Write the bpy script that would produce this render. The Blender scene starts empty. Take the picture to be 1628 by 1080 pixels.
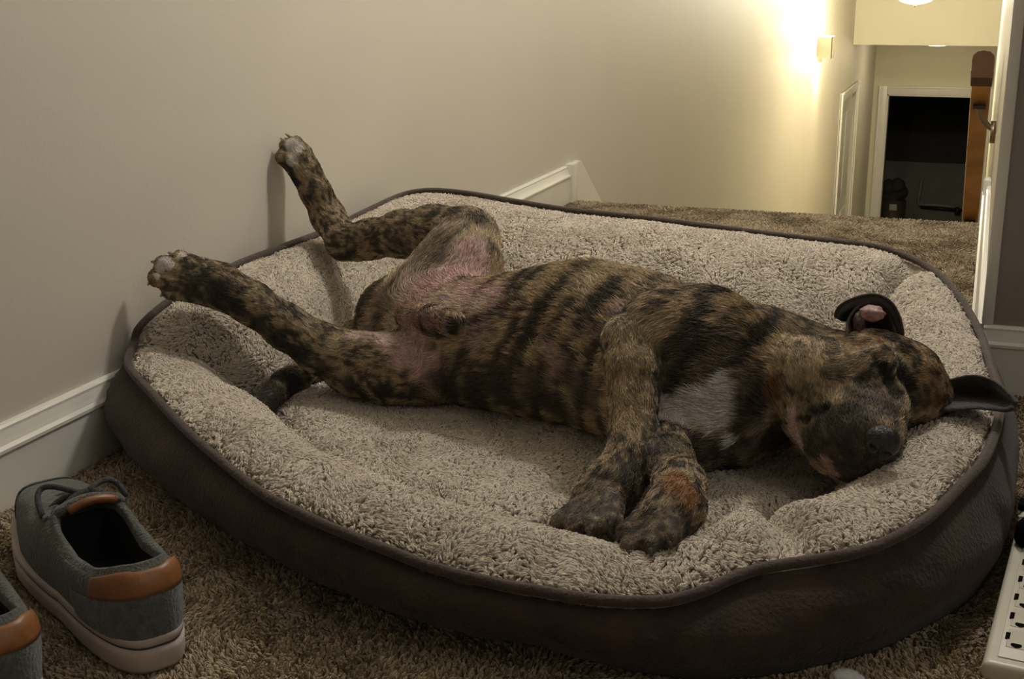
import bpy, bmesh, math, random
import numpy as np
from mathutils import Vector, Matrix
random.seed(7); RNG = np.random.default_rng(7)
scene = bpy.context.scene
COL = scene.collection

# ------------------------------------------------------------------ camera
# world: +Y runs down the landing to the stairs, the left wall is X = -0.97, the floor is Z = 0
CX, CY = 814.0, 540.0
VP1 = np.array([1594.0, -54.0]); VP2 = np.array([-4790.0, 0.0]); CH = 0.56
_a = VP1 - (CX, CY); _b = VP2 - (CX, CY)
F = math.sqrt(-(_a @ _b))
_Y = np.array([_a[0], _a[1], F]); _Y /= np.linalg.norm(_Y)
_X = -np.array([_b[0], _b[1], F]); _X /= np.linalg.norm(_X)
ROT = np.stack([_X, _Y, np.cross(_X, _Y)])
cam_data = bpy.data.cameras.new('camera'); cam = bpy.data.objects.new('camera', cam_data); COL.objects.link(cam)
cam_data.sensor_width = 36.0; cam_data.lens = 36.0 * F / 1628.0; cam_data.clip_start = 0.02; cam_data.clip_end = 60
m = Matrix.Identity(4)
for i in range(3):
    m[i][0] = ROT[i, 0]; m[i][1] = -ROT[i, 1]; m[i][2] = -ROT[i, 2]
m[2][3] = CH
cam.matrix_world = m
scene.camera = cam
CAM = np.array([0, 0, CH])

def at(px, py, axis, val):
    """point where the sight line of a photo pixel meets the plane axis = val"""
    d = ROT @ np.array([(px - CX) / F, (py - CY) / F, 1.0])
    return CAM + d * (val - CAM[axis]) / d[axis]

# ------------------------------------------------------------------ view, world, lights
scene.view_settings.view_transform = 'Standard'; scene.view_settings.look = 'None'
scene.view_settings.gamma = 1.0; scene.view_settings.use_curve_mapping = False
scene.view_settings.exposure = 0.5
world = bpy.data.worlds.new('world'); scene.world = world; world.use_nodes = True
bg = world.node_tree.nodes['Background']; bg.inputs[0].default_value = (1.0, 0.86, 0.66, 1); bg.inputs[1].default_value = 0.03

def lamp(name, kind, loc, energy, color, **kw):
    d = bpy.data.lights.new(name, kind); d.energy = energy; d.color = color
    for k, v in kw.items(): setattr(d, k, v)
    o = bpy.data.objects.new(name, d); COL.objects.link(o); o.location = loc
    return o
# a wall light on the right-hand wall above the landing, an added fill over the stairs to even out the left wall, an added weak fill in the room at the right
lamp('landing_wall_light', 'POINT', (-0.06, 1.92, 1.62), 27.5, (1.0, 0.955, 0.89), shadow_soft_size=0.09)
lamp('stair_fill_light', 'AREA', (-0.45, 3.3, 2.34), 8, (1.0, 0.94, 0.85), shape='DISK', size=0.30)
lamp('room_fill_light', 'POINT', (1.7, 0.0, 1.6), 9, (1.0, 0.95, 0.89), shadow_soft_size=0.25)
# ------------------------------------------------------------------ helpers
def set_props(o, label=None, cat=None, group=None, kind=None):
    if label: o['label'] = label
    if cat: o['category'] = cat
    if group: o['group'] = group
    if kind: o['kind'] = kind
    return o

def empty(name, loc=(0, 0, 0), rz=0.0):
    o = bpy.data.objects.new(name, None); COL.objects.link(o)
    o.location = loc; o.rotation_euler = (0, 0, rz); o.empty_display_size = 0.05
    return o

def mesh_obj(name, verts, faces, mat, parent=None, smooth=True, mats=None, fmat=None):
    me = bpy.data.meshes.new(name)
    me.from_pydata([tuple(map(float, v)) for v in verts], [], [tuple(map(int, f)) for f in faces])
    for mm in (mats or [mat]): me.materials.append(mm)
    if fmat is not None: me.polygons.foreach_set('material_index', np.asarray(fmat, dtype=np.int32))
    if smooth: me.polygons.foreach_set('use_smooth', np.ones(len(me.polygons), dtype=bool))
    me.update()
    o = bpy.data.objects.new(name, me); COL.objects.link(o)
    if parent is not None: o.parent = parent
    return o

def bm_obj(name, bm, mat, parent=None, smooth=False, bevel=0.0, seg=2):
    bmesh.ops.recalc_face_normals(bm, faces=bm.faces[:])
    if bevel > 0:
        bmesh.ops.bevel(bm, geom=[e for e in bm.edges if len(e.link_faces) == 2 and e.calc_face_angle(0) > 0.5], offset=bevel, segments=seg, profile=0.6, affect='EDGES')
    me = bpy.data.meshes.new(name); bm.to_mesh(me); bm.free()
    me.materials.append(mat)
    if smooth:
        me.polygons.foreach_set('use_smooth', np.ones(len(me.polygons), dtype=bool))
        try: me.set_sharp_from_angle(angle=math.radians(38))
        except Exception: pass
    o = bpy.data.objects.new(name, me); COL.objects.link(o)
    if parent is not None: o.parent = parent
    return o

def add_box(bm, lo, hi):
    x0, y0, z0 = lo; x1, y1, z1 = hi
    v = [bm.verts.new(p) for p in ((x0, y0, z0), (x1, y0, z0), (x1, y1, z0), (x0, y1, z0), (x0, y0, z1), (x1, y0, z1), (x1, y1, z1), (x0, y1, z1))]
    for f in ((0, 3, 2, 1), (4, 5, 6, 7), (0, 1, 5, 4), (1, 2, 6, 5), (2, 3, 7, 6), (3, 0, 4, 7)):
        bm.faces.new([v[i] for i in f])

def add_prism(bm, pts, d):
    """polygon pts (3D) pushed along the vector d"""
    d = Vector(d); a = [bm.verts.new(p) for p in pts]; b = [bm.verts.new(Vector(p) + d) for p in pts]
    n = len(a); bm.faces.new(a); bm.faces.new(b[::-1])
    for i in range(n): bm.faces.new([a[i], b[i], b[(i + 1) % n], a[(i + 1) % n]])

def box(name, lo, hi, mat, parent=None, bevel=0.0, kind=None):
    bm = bmesh.new(); add_box(bm, lo, hi)
    o = bm_obj(name, bm, mat, parent, smooth=bevel > 0, bevel=bevel)
    if kind: o['kind'] = kind
    return o

def tube_arrays(path, radius, n=10, closed=False, squash=None):
    P = np.asarray(path, float); N = len(P)
    r = np.broadcast_to(np.asarray(radius, float), (N,))
    if closed: T = np.roll(P, -1, 0) - np.roll(P, 1, 0)
    else: T = np.gradient(P, axis=0)
    T /= np.linalg.norm(T, axis=1, keepdims=True) + 1e-12
    up = np.array([0, 0, 1.0]) if abs(T[0, 2]) < 0.9 else np.array([1.0, 0, 0])
    U = []; u = np.cross(up, T[0]); u /= np.linalg.norm(u)
    for i in range(N):
        u = u - T[i] * (u @ T[i]); u /= np.linalg.norm(u) + 1e-12; U.append(u)
    U = np.array(U); V = np.cross(T, U)
    ang = np.linspace(0, 2 * math.pi, n, endpoint=False)
    verts = (P[:, None] + r[:, None, None] * (np.cos(ang)[None, :, None] * U[:, None] + np.sin(ang)[None, :, None] * V[:, None])).reshape(-1, 3)
    faces = []
    for i in range(N if closed else N - 1):
        j = (i + 1) % N
        for k in range(n):
            faces.append((i * n + k, i * n + (k + 1) % n, j * n + (k + 1) % n, j * n + k))
    if not closed:
        faces.append(tuple(range(n))[::-1]); faces.append(tuple((N - 1) * n + k for k in range(n)))
    return verts, faces

def tube(name, path, radius, mat, parent=None, n=10, closed=False):
    v, f = tube_arrays(path, radius, n, closed)
    return mesh_obj(name, v, f, mat, parent)

def catmull(P, n, closed=False):
    P = np.asarray(P, float); N = len(P)
    if closed: t = np.linspace(0, N, n, endpoint=False)
    else: t = np.linspace(0, N - 1, n)
    i = np.floor(t).astype(int)
    if not closed: i = np.minimum(i, N - 2)
    u = (t - i)[:, None] if P.ndim > 1 else t - i
    def g(k):
        return P[k % N] if closed else P[np.clip(k, 0, N - 1)]
    a, b, c, d = g(i - 1), g(i), g(i + 1), g(i + 2)
    return 0.5 * (2 * b + (c - a) * u + (2 * a - 5 * b + 4 * c - d) * u**2 + (3 * b - 3 * c + d - a) * u**3)

# value noise on numpy arrays
_LAT = np.random.default_rng(3).random((64, 64, 64)).astype(np.float32)
def noise(P, seed=0):
    P = np.asarray(P, float) + seed * 17.31
    i = np.floor(P).astype(int); f = P - i; f = f * f * (3 - 2 * f)
    i0 = i & 63; i1 = (i + 1) & 63
    x0, y0, z0 = i0.T; x1, y1, z1 = i1.T; fx, fy, fz = f.T
    L = _LAT
    return ((L[x0, y0, z0] * (1 - fx) + L[x1, y0, z0] * fx) * (1 - fy) + (L[x0, y1, z0] * (1 - fx) + L[x1, y1, z0] * fx) * fy) * (1 - fz) + \
           ((L[x0, y0, z1] * (1 - fx) + L[x1, y0, z1] * fx) * (1 - fy) + (L[x0, y1, z1] * (1 - fx) + L[x1, y1, z1] * fx) * fy) * fz
def fbm(P, seed=0, o=3):
    P = np.asarray(P, float); s = 0; a = 0.5; tot = 0
    for k in range(o):
        s = s + a * noise(P * 2**k, seed + k); tot += a; a *= 0.5
    return s / tot
def sstep(a, b, x):
    t = np.clip((x - a) / (b - a), 0, 1); return t * t * (3 - 2 * t)

# ------------------------------------------------------------------ materials
def mat(name, color, rough=0.6, noise_scale=None, noise_amt=0.12, bump=0.0, bump_scale=None, spec=0.5, metallic=0.0, sheen=0.0, color2=None, detail=4, coat=0.0):
    mt = bpy.data.materials.new(name); mt.use_nodes = True; nt = mt.node_tree; b = nt.nodes['Principled BSDF']
    b.inputs['Base Color'].default_value = (*color, 1); b.inputs['Roughness'].default_value = rough
    b.inputs['Specular IOR Level'].default_value = spec; b.inputs['Metallic'].default_value = metallic
    b.inputs['Sheen Weight'].default_value = sheen; b.inputs['Coat Weight'].default_value = coat
    tc = nt.nodes.new('ShaderNodeTexCoord')
    if noise_scale:
        n = nt.nodes.new('ShaderNodeTexNoise'); n.inputs['Scale'].default_value = noise_scale; n.inputs['Detail'].default_value = detail
        nt.links.new(tc.outputs['Object'], n.inputs['Vector'])
        r = nt.nodes.new('ShaderNodeValToRGB'); nt.links.new(n.outputs['Fac'], r.inputs['Fac'])
        c2 = color2 or tuple(c * (1 - noise_amt) for c in color); c1 = color if color2 else tuple(min(1, c * (1 + noise_amt)) for c in color)
        r.color_ramp.elements[0].position = 0.3; r.color_ramp.elements[1].position = 0.7
        r.color_ramp.elements[0].color = (*c2, 1); r.color_ramp.elements[1].color = (*c1, 1)
        nt.links.new(r.outputs['Color'], b.inputs['Base Color'])
    if bump > 0:
        n2 = nt.nodes.new('ShaderNodeTexNoise'); n2.inputs['Scale'].default_value = bump_scale or 60; n2.inputs['Detail'].default_value = 5
        nt.links.new(tc.outputs['Object'], n2.inputs['Vector'])
        bp = nt.nodes.new('ShaderNodeBump'); bp.inputs['Strength'].default_value = bump; bp.inputs['Distance'].default_value = 0.01
        nt.links.new(n2.outputs['Fac'], bp.inputs['Height']); nt.links.new(bp.outputs['Normal'], b.inputs['Normal'])
    return mt

def strand_mat(name, color=None, rough=0.75, attr=None, spec=0.25):
    mt = bpy.data.materials.new(name); mt.use_nodes = True; nt = mt.node_tree; b = nt.nodes['Principled BSDF']
    b.inputs['Roughness'].default_value = rough; b.inputs['Specular IOR Level'].default_value = spec
    if attr:
        a = nt.nodes.new('ShaderNodeAttribute'); a.attribute_name = attr
        nt.links.new(a.outputs['Color'], b.inputs['Base Color'])
    else:
        b.inputs['Base Color'].default_value = (*color, 1)
    return mt

M = dict(
    wall=mat('wall_paint', (0.60, 0.56, 0.49), 0.55, 3.0, 0.02, 0.03, 160, spec=0.3),
    hall=mat('hall_paint', (0.70, 0.66, 0.51), 0.5, 3.0, 0.02, 0.04, 120, spec=0.3),
    trim=mat('white_trim', (0.72, 0.70, 0.64), 0.28, 8, 0.03, 0.02, 40),
    ceil=mat('ceiling_paint', (0.75, 0.72, 0.66), 0.8),
    grey=mat('shaded_wall_paint', (0.27, 0.24, 0.21), 0.6, 3.0, 0.05, 0.06, 120, spec=0.3),  # room wall paint darkened; the shade on that wall is in the colour
    carpet=mat('carpet_base', (0.25, 0.20, 0.14), 0.95, 60, 0.3, 0.5, 220, spec=0.1),
    wood=mat('rail_wood', (0.62, 0.31, 0.085), 0.35, 14, 0.2, 0.05, 40),
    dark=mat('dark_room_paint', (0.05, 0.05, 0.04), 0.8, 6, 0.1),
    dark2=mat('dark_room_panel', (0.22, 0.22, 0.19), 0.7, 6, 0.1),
    brass=mat('aged_metal', (0.35, 0.27, 0.17), 0.35, metallic=0.9),
    iron=mat('dark_metal', (0.06, 0.055, 0.05), 0.45, metallic=0.6),
)
# ------------------------------------------------------------------ the setting
WX = -0.97           # face of the left wall
LAND = 3.0           # nosing of the landing
RX = 0.02            # face of the stairwell's right wall
GY = 1.77            # face of the grey wall right of the landing
HY = 9.75            # the header wall over the lower hall
FY = 11.75           # far wall of the lower hall
FZ = -2.45           # lower hall floor
def pit(px, py, Y): return at(px, py, 1, Y)

def S(o): o['kind'] = 'structure'; return o
# floors
S(box('floor', (WX - 0.1, -1.6, -0.25), (RX, LAND, 0.0), M['carpet']))
S(box('floor_room', (RX, -1.6, -0.25), (3.2, GY, 0.0), M['carpet']))
S(box('floor_hall', (WX - 0.6, 6.1, FZ - 0.1), (1.6, 15.2, FZ), M['carpet']))
# stairs going down to the hall
st = S(empty('floor_stairs', (0, LAND, 0)))
nst = 12
for k in range(nst):
    z1 = FZ * (k + 1) / (nst + 1); y0 = LAND + k * 0.262
    o = box('step', (WX, y0 - LAND - 0.02, z1 - 0.22), (RX, y0 - LAND + 0.27, z1), M['carpet'], st, bevel=0.012)
# left wall with an opening for the lower door
DY0, DY1, DZ = 9.15, 10.15, -0.345
bm = bmesh.new()
add_box(bm, (WX - 0.12, -1.6, FZ), (WX, DY0, 2.4)); add_box(bm, (WX - 0.12, DY1, FZ), (WX, FY + 0.1, 2.4)); add_box(bm, (WX - 0.12, DY0, DZ), (WX, DY1, 2.4))
S(bm_obj('wall_left', bm, M['wall']))
# right wall of the stairwell and grey wall of the room, its paint darkened for shade
S(box('wall_stairwell', (RX, GY + 0.12, FZ), (RX + 0.12, FY, 2.4), M['hall']))
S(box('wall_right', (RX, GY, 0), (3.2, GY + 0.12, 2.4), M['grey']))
S(box('wall_back', (WX - 0.12, -1.72, 0), (3.3, -1.6, 2.4), M['wall']))
S(box('wall_side', (3.2, -1.6, 0), (3.32, GY + 0.12, 2.4), M['wall']))
S(box('ceiling', (WX - 0.12, -1.72, 2.4), (3.32, 6.6, 2.5), M['ceil']))
# header over the lower hall and its low ceiling
S(box('wall_header', (WX, HY, 0.018), (RX, HY + 0.12, 1.0), M['hall']))
S(box('ceiling_hall', (WX, HY + 0.12, 0.018), (RX, FY, 0.12), M['ceil']))
S(box('ceiling_stairwell', (WX, 6.6, 1.0), (RX, HY + 0.12, 1.1), M['ceil']))
S(box('wall_drop', (WX, 6.5, 1.0), (RX, 6.6, 2.5), M['hall']))
# far wall with the open dark doorway
a = pit(1411, 150, FY); b = pit(1560, 152, FY)
ox0, oz = a[0], a[2]; ox1 = ox0 + 0.82
bm = bmesh.new()
add_box(bm, (WX, FY, FZ), (ox0, FY + 0.12, 0.1)); add_box(bm, (ox1, FY, FZ), (0.9, FY + 0.12, 0.1)); add_box(bm, (ox0, FY, oz), (ox1, FY + 0.12, 0.1))
S(bm_obj('wall_far', bm, M['hall']))

def casing(name, p0, p1, z0, z1, w, d, axis, n):
    """three mitred boards round an opening, on the plane axis = p, standing d proud"""
    root = S(empty(name, (0, 0, 0)))
    for (lo, hi, zz0, zz1) in ((p0 - w, p0, z0, z1 + w), (p1, p1 + w, z0, z1 + w), (p0, p1, z1, z1 + w)):
        A = (n, lo, zz0) if axis == 0 else (lo, n, zz0); B = (n + d, hi, zz1) if axis == 0 else (hi, n + d, zz1)
        lo_ = tuple(min(q, r) for q, r in zip(A, B)); hi_ = tuple(max(q, r) for q, r in zip(A, B))
        o = box('casing_board', lo_, hi_, M['trim'], root, bevel=0.006)
        # raised outer bead of the moulding
        e = 0.018
        if zz0 == z0:
            lo2, hi2 = (lo, lo + e) if lo < p0 else (hi - e, hi)
            A = (n, lo2, zz0) if axis == 0 else (lo2, n, zz0); B = (n + d * 1.5, hi2, zz1) if axis == 0 else (hi2, n + d * 1.5, zz1)
        else:
            A = (n, lo, zz1 - e) if axis == 0 else (lo, n, zz1 - e); B = (n + d * 1.5, hi, zz1) if axis == 0 else (hi, n + d * 1.5, zz1)
        box('casing_bead', tuple(min(q, r) for q, r in zip(A, B)), tuple(max(q, r) for q, r in zip(A, B)), M['trim'], root, bevel=0.004)
    return root
d1 = casing('door_1', ox0, ox1, FZ, oz, 0.075, -0.016, 1, FY)
for sx in ((ox0 - 0.001, ox0 + 0.012), (ox1 - 0.012, ox1 + 0.001)):
    box('jamb', (sx[0], FY - 0.004, FZ), (sx[1], FY + 0.124, oz), M['trim'], d1)
box('head_jamb', (ox0, FY - 0.004, oz - 0.012), (ox1, FY + 0.124, oz + 0.001), M['trim'], d1)
d2 = casing('door_2', DY0, DY1, FZ, DZ, 0.07, 0.016, 0, WX)
M['doorpaint'] = mat('door_paint', (0.55, 0.55, 0.50), 0.4, 5, 0.03)
box('door_leaf', (WX - 0.055, DY0 + 0.01, FZ + 0.01), (WX - 0.018, DY1 - 0.01, DZ - 0.005), M['doorpaint'], d2)
for zz in (0.30, 1.35):
    box('hinge', (WX - 0.02, DY0 + 0.003, DZ - zz - 0.09), (WX - 0.006, DY0 + 0.03, DZ - zz), M['brass'], d2)
for (y0, y1) in ((0.12, 0.45), (0.55, 0.88)):
    for (z0, z1) in ((-0.75, -0.12), (-1.5, -0.87)):
        box('raised_panel', (WX - 0.02, DY0 + y0, DZ + z0), (WX - 0.010, DY0 + y1, DZ + z1), M['doorpaint'], d2, bevel=0.006)
# room behind the doorway, unlit
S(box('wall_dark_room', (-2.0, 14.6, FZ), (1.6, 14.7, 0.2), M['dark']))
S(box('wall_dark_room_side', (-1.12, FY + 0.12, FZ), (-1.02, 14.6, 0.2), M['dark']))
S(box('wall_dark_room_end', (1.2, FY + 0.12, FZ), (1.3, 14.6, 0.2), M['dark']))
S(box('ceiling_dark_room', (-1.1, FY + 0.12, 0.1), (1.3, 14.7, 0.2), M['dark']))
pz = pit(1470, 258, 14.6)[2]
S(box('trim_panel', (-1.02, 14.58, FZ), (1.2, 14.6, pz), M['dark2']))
# moulded baseboard profile swept along a straight run
PROF = [(0, 0), (0.014, 0), (0.014, 0.062), (0.0165, 0.064), (0.0165, 0.0675), (0.013, 0.071), (0.011, 0.076), (0.0085, 0.084), (0.0085, 0.087), (0.006, 0.0895), (0, 0.090)]
BH = 0.095
def baseboard(name, p, q, nrm, mt=None):
    p = Vector(p); q = Vector(q); n = Vector(nrm)
    bm = bmesh.new()
    pts = [p + n * u + Vector((0, 0, v * BH / 0.09)) for u, v in PROF]
    add_prism(bm, pts, q - p)
    return S(bm_obj(name, bm, mt or M['trim'], bevel=0))
baseboard('baseboard_left', (WX, -1.6, 0), (WX, LAND - 0.02, 0), (1, 0, 0))
# square end block of the baseboard at the head of the stairs and the sloping skirt below it
S(box('trim_1', (WX, LAND - 0.03, -0.02), (WX + 0.022, LAND + 0.012, BH + 0.004), M['trim'], bevel=0.003))
bm = bmesh.new()
s0 = LAND + 0.012; slope = FZ / (nst + 1) / 0.262
add_prism(bm, [(WX, s0, -0.25), (WX, s0, BH), (WX, s0 + 0.05, BH + 0.001), (WX, s0 + 3.4, BH + slope * 3.35), (WX, s0 + 3.4, BH + slope * 3.35 - 0.3)], (0.014, 0, 0))
S(bm_obj('trim_2', bm, M['trim']))
baseboard('baseboard_right', (RX, LAND + 0.02, 0), (RX, GY, 0), (-1, 0, 0))
baseboard('baseboard_grey', (RX, GY, 0), (3.2, GY, 0), (0, -1, 0))
S(box('trim_3', (RX - 0.016, LAND - 0.035, -0.02), (RX + 0.0, LAND + 0.02, BH + 0.012), M['trim'], bevel=0.004))
# rounded metal corner bead of the grey wall
S(box('trim_4', (RX - 0.003, GY - 0.003, BH), (RX + 0.012, GY + 0.012, 2.4), M['trim'], bevel=0.003))

# ------------------------------------------------------------------ handrail on the stairwell's right wall
hr = set_props(empty('handrail', (RX, LAND, 0)), 'brown wooden handrail sloping down the stairwell, on metal brackets beside the white corner', 'handrail')
def rel(o): return np.array(o) - np.array([RX, LAND, 0])
hx = -0.062
A = at(1565, 78, 0, hx + RX); 
A = pit(1565, 80, 3.05); hx = A[0]
sl = slope
rw, rh = 0.020, 0.024
ry0, ry1 = A[1], 6.4
bm = bmesh.new()
sec = [(-0.020, -0.026), (0.020, -0.026), (0.0215, -0.014), (0.016, -0.004), (0.021, 0.008), (0.0195, 0.018), (0.012, 0.0255), (0, 0.0275), (-0.012, 0.0255), (-0.0195, 0.018), (-0.021, 0.008), (-0.016, -0.004), (-0.0215, -0.014)]
zA = A[2] - 0.03
add_prism(bm, [rel((hx + u, ry0, zA + v)) for u, v in sec], (0, ry1 - ry0, (ry1 - ry0) * sl))
bm_obj('rail', bm, M['wood'], hr, smooth=True, bevel=0)
M['woodcap'] = mat('rail_cap_wood', (0.12, 0.06, 0.032), 0.4, 20, 0.2)
bm = bmesh.new()
add_prism(bm, [rel((hx + u * 1.12, ry0 - 0.012, zA + v * 1.1)) for u, v in sec], (0, 0.03, 0.03 * sl))
bm_obj('end_cap', bm, M['woodcap'], hr, smooth=True, bevel=0)
def bracket(y):
    z = zA + (y - ry0) * sl
    p = [rel((hx, y, z - 0.03)), rel((hx + 0.004, y, z - 0.05)), rel((hx + 0.02, y, z - 0.072)), rel(((hx + RX) / 2 + 0.02, y, z - 0.085)), rel((RX - 0.002, y, z - 0.088))]
    b = tube('bracket', catmull(p, 14), 0.0065, M['brass'], hr, 8)
    v, f = tube_arrays([rel((RX - 0.012, y, z - 0.088)), rel((RX - 0.001, y, z - 0.088))], 0.026, 14)
    mesh_obj('bracket_plate', v, f, M['brass'], b)
    bx = bmesh.new(); add_box(bx, tuple(rel((hx - 0.014, y - 0.03, z - 0.034))), tuple(rel((hx + 0.014, y + 0.03, z - 0.026))))
    bm_obj('bracket_saddle', bx, M['iron'], b)
def y_at(py_):
    lo_, hi_ = 3.1, 6.3
    for _ in range(40):
        y = (lo_ + hi_) / 2; d = ROT.T @ (np.array([hx, y, zA + (y - ry0) * sl]) - CAM)
        if CY + F * d[1] / d[2] < py_: lo_ = y
        else: hi_ = y
    return y
bracket(y_at(148)); bracket(y_at(335))

# ------------------------------------------------------------------ wall sconce and bowl light
M['shade'] = mat('sconce_shade', (0.36, 0.30, 0.20), 0.6)
sp = at(1290, 62, 0, WX); sb = at(1296, 97, 0, WX)
sy = 7.75; zt = at(1300, 58, 0, WX)[2]; zb = at(1300, 92, 0, WX)[2]
sc = set_props(empty('wall_sconce', (WX, sy, zb)), 'small beige box sconce lighting the stairwell wall from above and below', 'wall lamp')
hh = zt - zb
bm = bmesh.new()
w2 = 0.052; dp = 0.085
for (lo, hi) in (((dp - 0.004, -w2, 0), (dp, w2, hh)), ((0.0, -w2, 0), (dp, -w2 + 0.004, hh)), ((0.0, w2 - 0.004, 0), (dp, w2, hh))): add_box(bm, lo, hi)
bm_obj('shade', bm, M['shade'], sc)
box('mounting_plate', (0, -0.03, hh * 0.3), (0.012, 0.03, hh * 0.7), M['brass'], sc)
box('bottom_clip', (0.0, -0.02, -0.022), (0.03, 0.02, 0.0), M['brass'], sc)
tube('lamp_socket', [(0.012, 0, hh * 0.5), (0.045, 0, hh * 0.5)], 0.012, M['iron'], sc, 10)
M['bulb'] = bpy.data.materials.new('bulb_glow'); M['bulb'].use_nodes = True
_b = M['bulb'].node_tree.nodes['Principled BSDF']; _b.inputs['Emission Color'].default_value = (1, 0.84, 0.55, 1); _b.inputs['Emission Strength'].default_value = 14
def ball(name, c, r, mt, parent, n=12, sz=1.0, zmax=None):
    bm = bmesh.new(); bmesh.ops.create_uvsphere(bm, u_segments=n * 2, v_segments=n, radius=r)
    for v in bm.verts: v.co.z *= sz; v.co += Vector(c)
    return bm_obj(name, bm, mt, parent, smooth=True)
ball('bulb', (0.048, 0, hh * 0.5 + 0.025), 0.016, M['bulb'], sc)
lamp('sconce_light', 'POINT', (WX + 0.06, sy, zt + 0.035), 11, (1.0, 0.85, 0.58), shadow_soft_size=0.02)
lamp('sconce_light_low', 'POINT', (WX + 0.06, sy, zb - 0.03), 4.5, (1.0, 0.85, 0.58), shadow_soft_size=0.02)

lp = pit(1455, 9, 7.2)
bl = set_props(empty('bowl_light', tuple(lp)), 'glowing white glass bowl light hanging above the lower hall', 'ceiling light')
M['bowl'] = bpy.data.materials.new('lit_glass'); M['bowl'].use_nodes = True
_b = M['bowl'].node_tree.nodes['Principled BSDF']; _b.inputs['Base Color'].default_value = (0.9, 0.85, 0.7, 1); _b.inputs['Emission Color'].default_value = (1, 0.85, 0.58, 1); _b.inputs['Emission Strength'].default_value = 16
prof = [(0.006, 0.006), (0.034, 0.009), (0.072, 0.020), (0.10, 0.042), (0.117, 0.071), (0.122, 0.085)]
v = []; f = []; n = 32
for r, z in prof:
    for k in range(n): v.append((r * math.cos(2 * math.pi * k / n), r * math.sin(2 * math.pi * k / n), z))
for i in range(len(prof) - 1):
    for k in range(n): f.append((i * n + k, i * n + (k + 1) % n, (i + 1) * n + (k + 1) % n, (i + 1) * n + k))
f.append(tuple(range(n)))
mesh_obj('glass_bowl', v, f, M['bowl'], bl)
ball('finial', (0, 0, 0.0), 0.007, M['brass'], bl)
tube('stem', [(0, 0, 0.01), (0, 0, 1.0 - lp[2])], 0.006, M['brass'], bl)
tube('canopy', [(0, 0, 0.96 - lp[2]), (0, 0, 1.0 - lp[2])], 0.06, M['brass'], bl, 20)
lamp('bowl_light_lamp', 'POINT', (lp[0], lp[1] - 0.0, lp[2] + 0.15), 46, (1.0, 0.95, 0.75), shadow_soft_size=0.1)

# ------------------------------------------------------------------ dim things seen through the far doorway
def Q(px, py, Y): return pit(px, py, Y)
pr = set_props(empty('wall_pipe', (0, 0, 0)), 'thin grey pipe with a valve, bent along the wall of the dark room', 'pipe')
M['pipe'] = mat('pipe_metal', (0.35, 0.33, 0.28), 0.5)
Yp = 14.5
tube('pipe', [Q(1466, 285, Yp), Q(1460, 318, Yp), Q(1461, 325, Yp), Q(1495, 327, Yp), Q(1535, 331, Yp)], 0.016, M['pipe'], pr, 8)
tube('lower_pipe', [Q(1463, 329, Yp), Q(1530, 335, Yp)], 0.012, M['iron'], pr, 8)
tube('valve', [Q(1522, 329, Yp), Q(1522, 341, Yp)], 0.03, M['iron'], pr, 10)
hb = Q(1417, 350, 13.0)
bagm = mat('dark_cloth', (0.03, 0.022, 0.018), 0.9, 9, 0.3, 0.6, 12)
bag = set_props(empty('laundry_bin', (hb[0], hb[1], FZ)), 'dark bin heaped with dark cloth just inside the far doorway', 'bin')
zz = Q(1417, 318, 13.0)[2] - FZ
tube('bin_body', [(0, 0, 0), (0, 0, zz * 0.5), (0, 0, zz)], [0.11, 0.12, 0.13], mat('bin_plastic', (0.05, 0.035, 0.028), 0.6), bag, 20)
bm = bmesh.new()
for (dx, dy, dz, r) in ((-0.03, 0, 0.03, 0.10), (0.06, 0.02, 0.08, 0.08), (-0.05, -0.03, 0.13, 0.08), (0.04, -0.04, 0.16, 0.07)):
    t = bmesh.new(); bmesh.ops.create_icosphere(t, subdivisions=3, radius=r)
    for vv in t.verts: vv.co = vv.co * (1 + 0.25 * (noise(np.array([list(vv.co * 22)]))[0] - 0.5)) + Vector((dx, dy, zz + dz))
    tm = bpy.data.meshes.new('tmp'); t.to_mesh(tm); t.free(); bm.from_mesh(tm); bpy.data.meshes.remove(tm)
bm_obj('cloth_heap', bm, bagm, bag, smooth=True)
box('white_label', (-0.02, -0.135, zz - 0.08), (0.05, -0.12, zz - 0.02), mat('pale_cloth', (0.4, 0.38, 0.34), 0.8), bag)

fl_ = set_props(empty('flush_light', (-0.42, 10.6, 0.018)), 'small flush ceiling light just under the edge of the header', 'ceiling light')
tube('light_base', [(0, 0, -0.001), (0, 0, -0.02)], 0.10, M['trim'], fl_, 24)
tube('diffuser', [(0, 0, -0.02), (0, 0, -0.04), (0, 0, -0.05)], [0.09, 0.085, 0.06], M['shade'], fl_, 24)
lamp('flush_light_lamp', 'POINT', (-0.42, 10.6, -0.12), 4.5, (1.0, 0.87, 0.62), shadow_soft_size=0.05)
# ------------------------------------------------------------------ the dog bed
M['suede'] = mat('brown_suede', (0.048, 0.033, 0.0245), 0.9, 30, 0.25, 0.35, 260, spec=0.15, sheen=0.12)
M['piping'] = mat('brown_piping', (0.060, 0.040, 0.030), 0.7, 80, 0.2, 0.3, 300, spec=0.25, sheen=0.2)
M['fleece'] = mat('fleece_base', (0.40, 0.35, 0.29), 0.95, 90, 0.2, 0.5, 260, spec=0.1)
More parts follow.
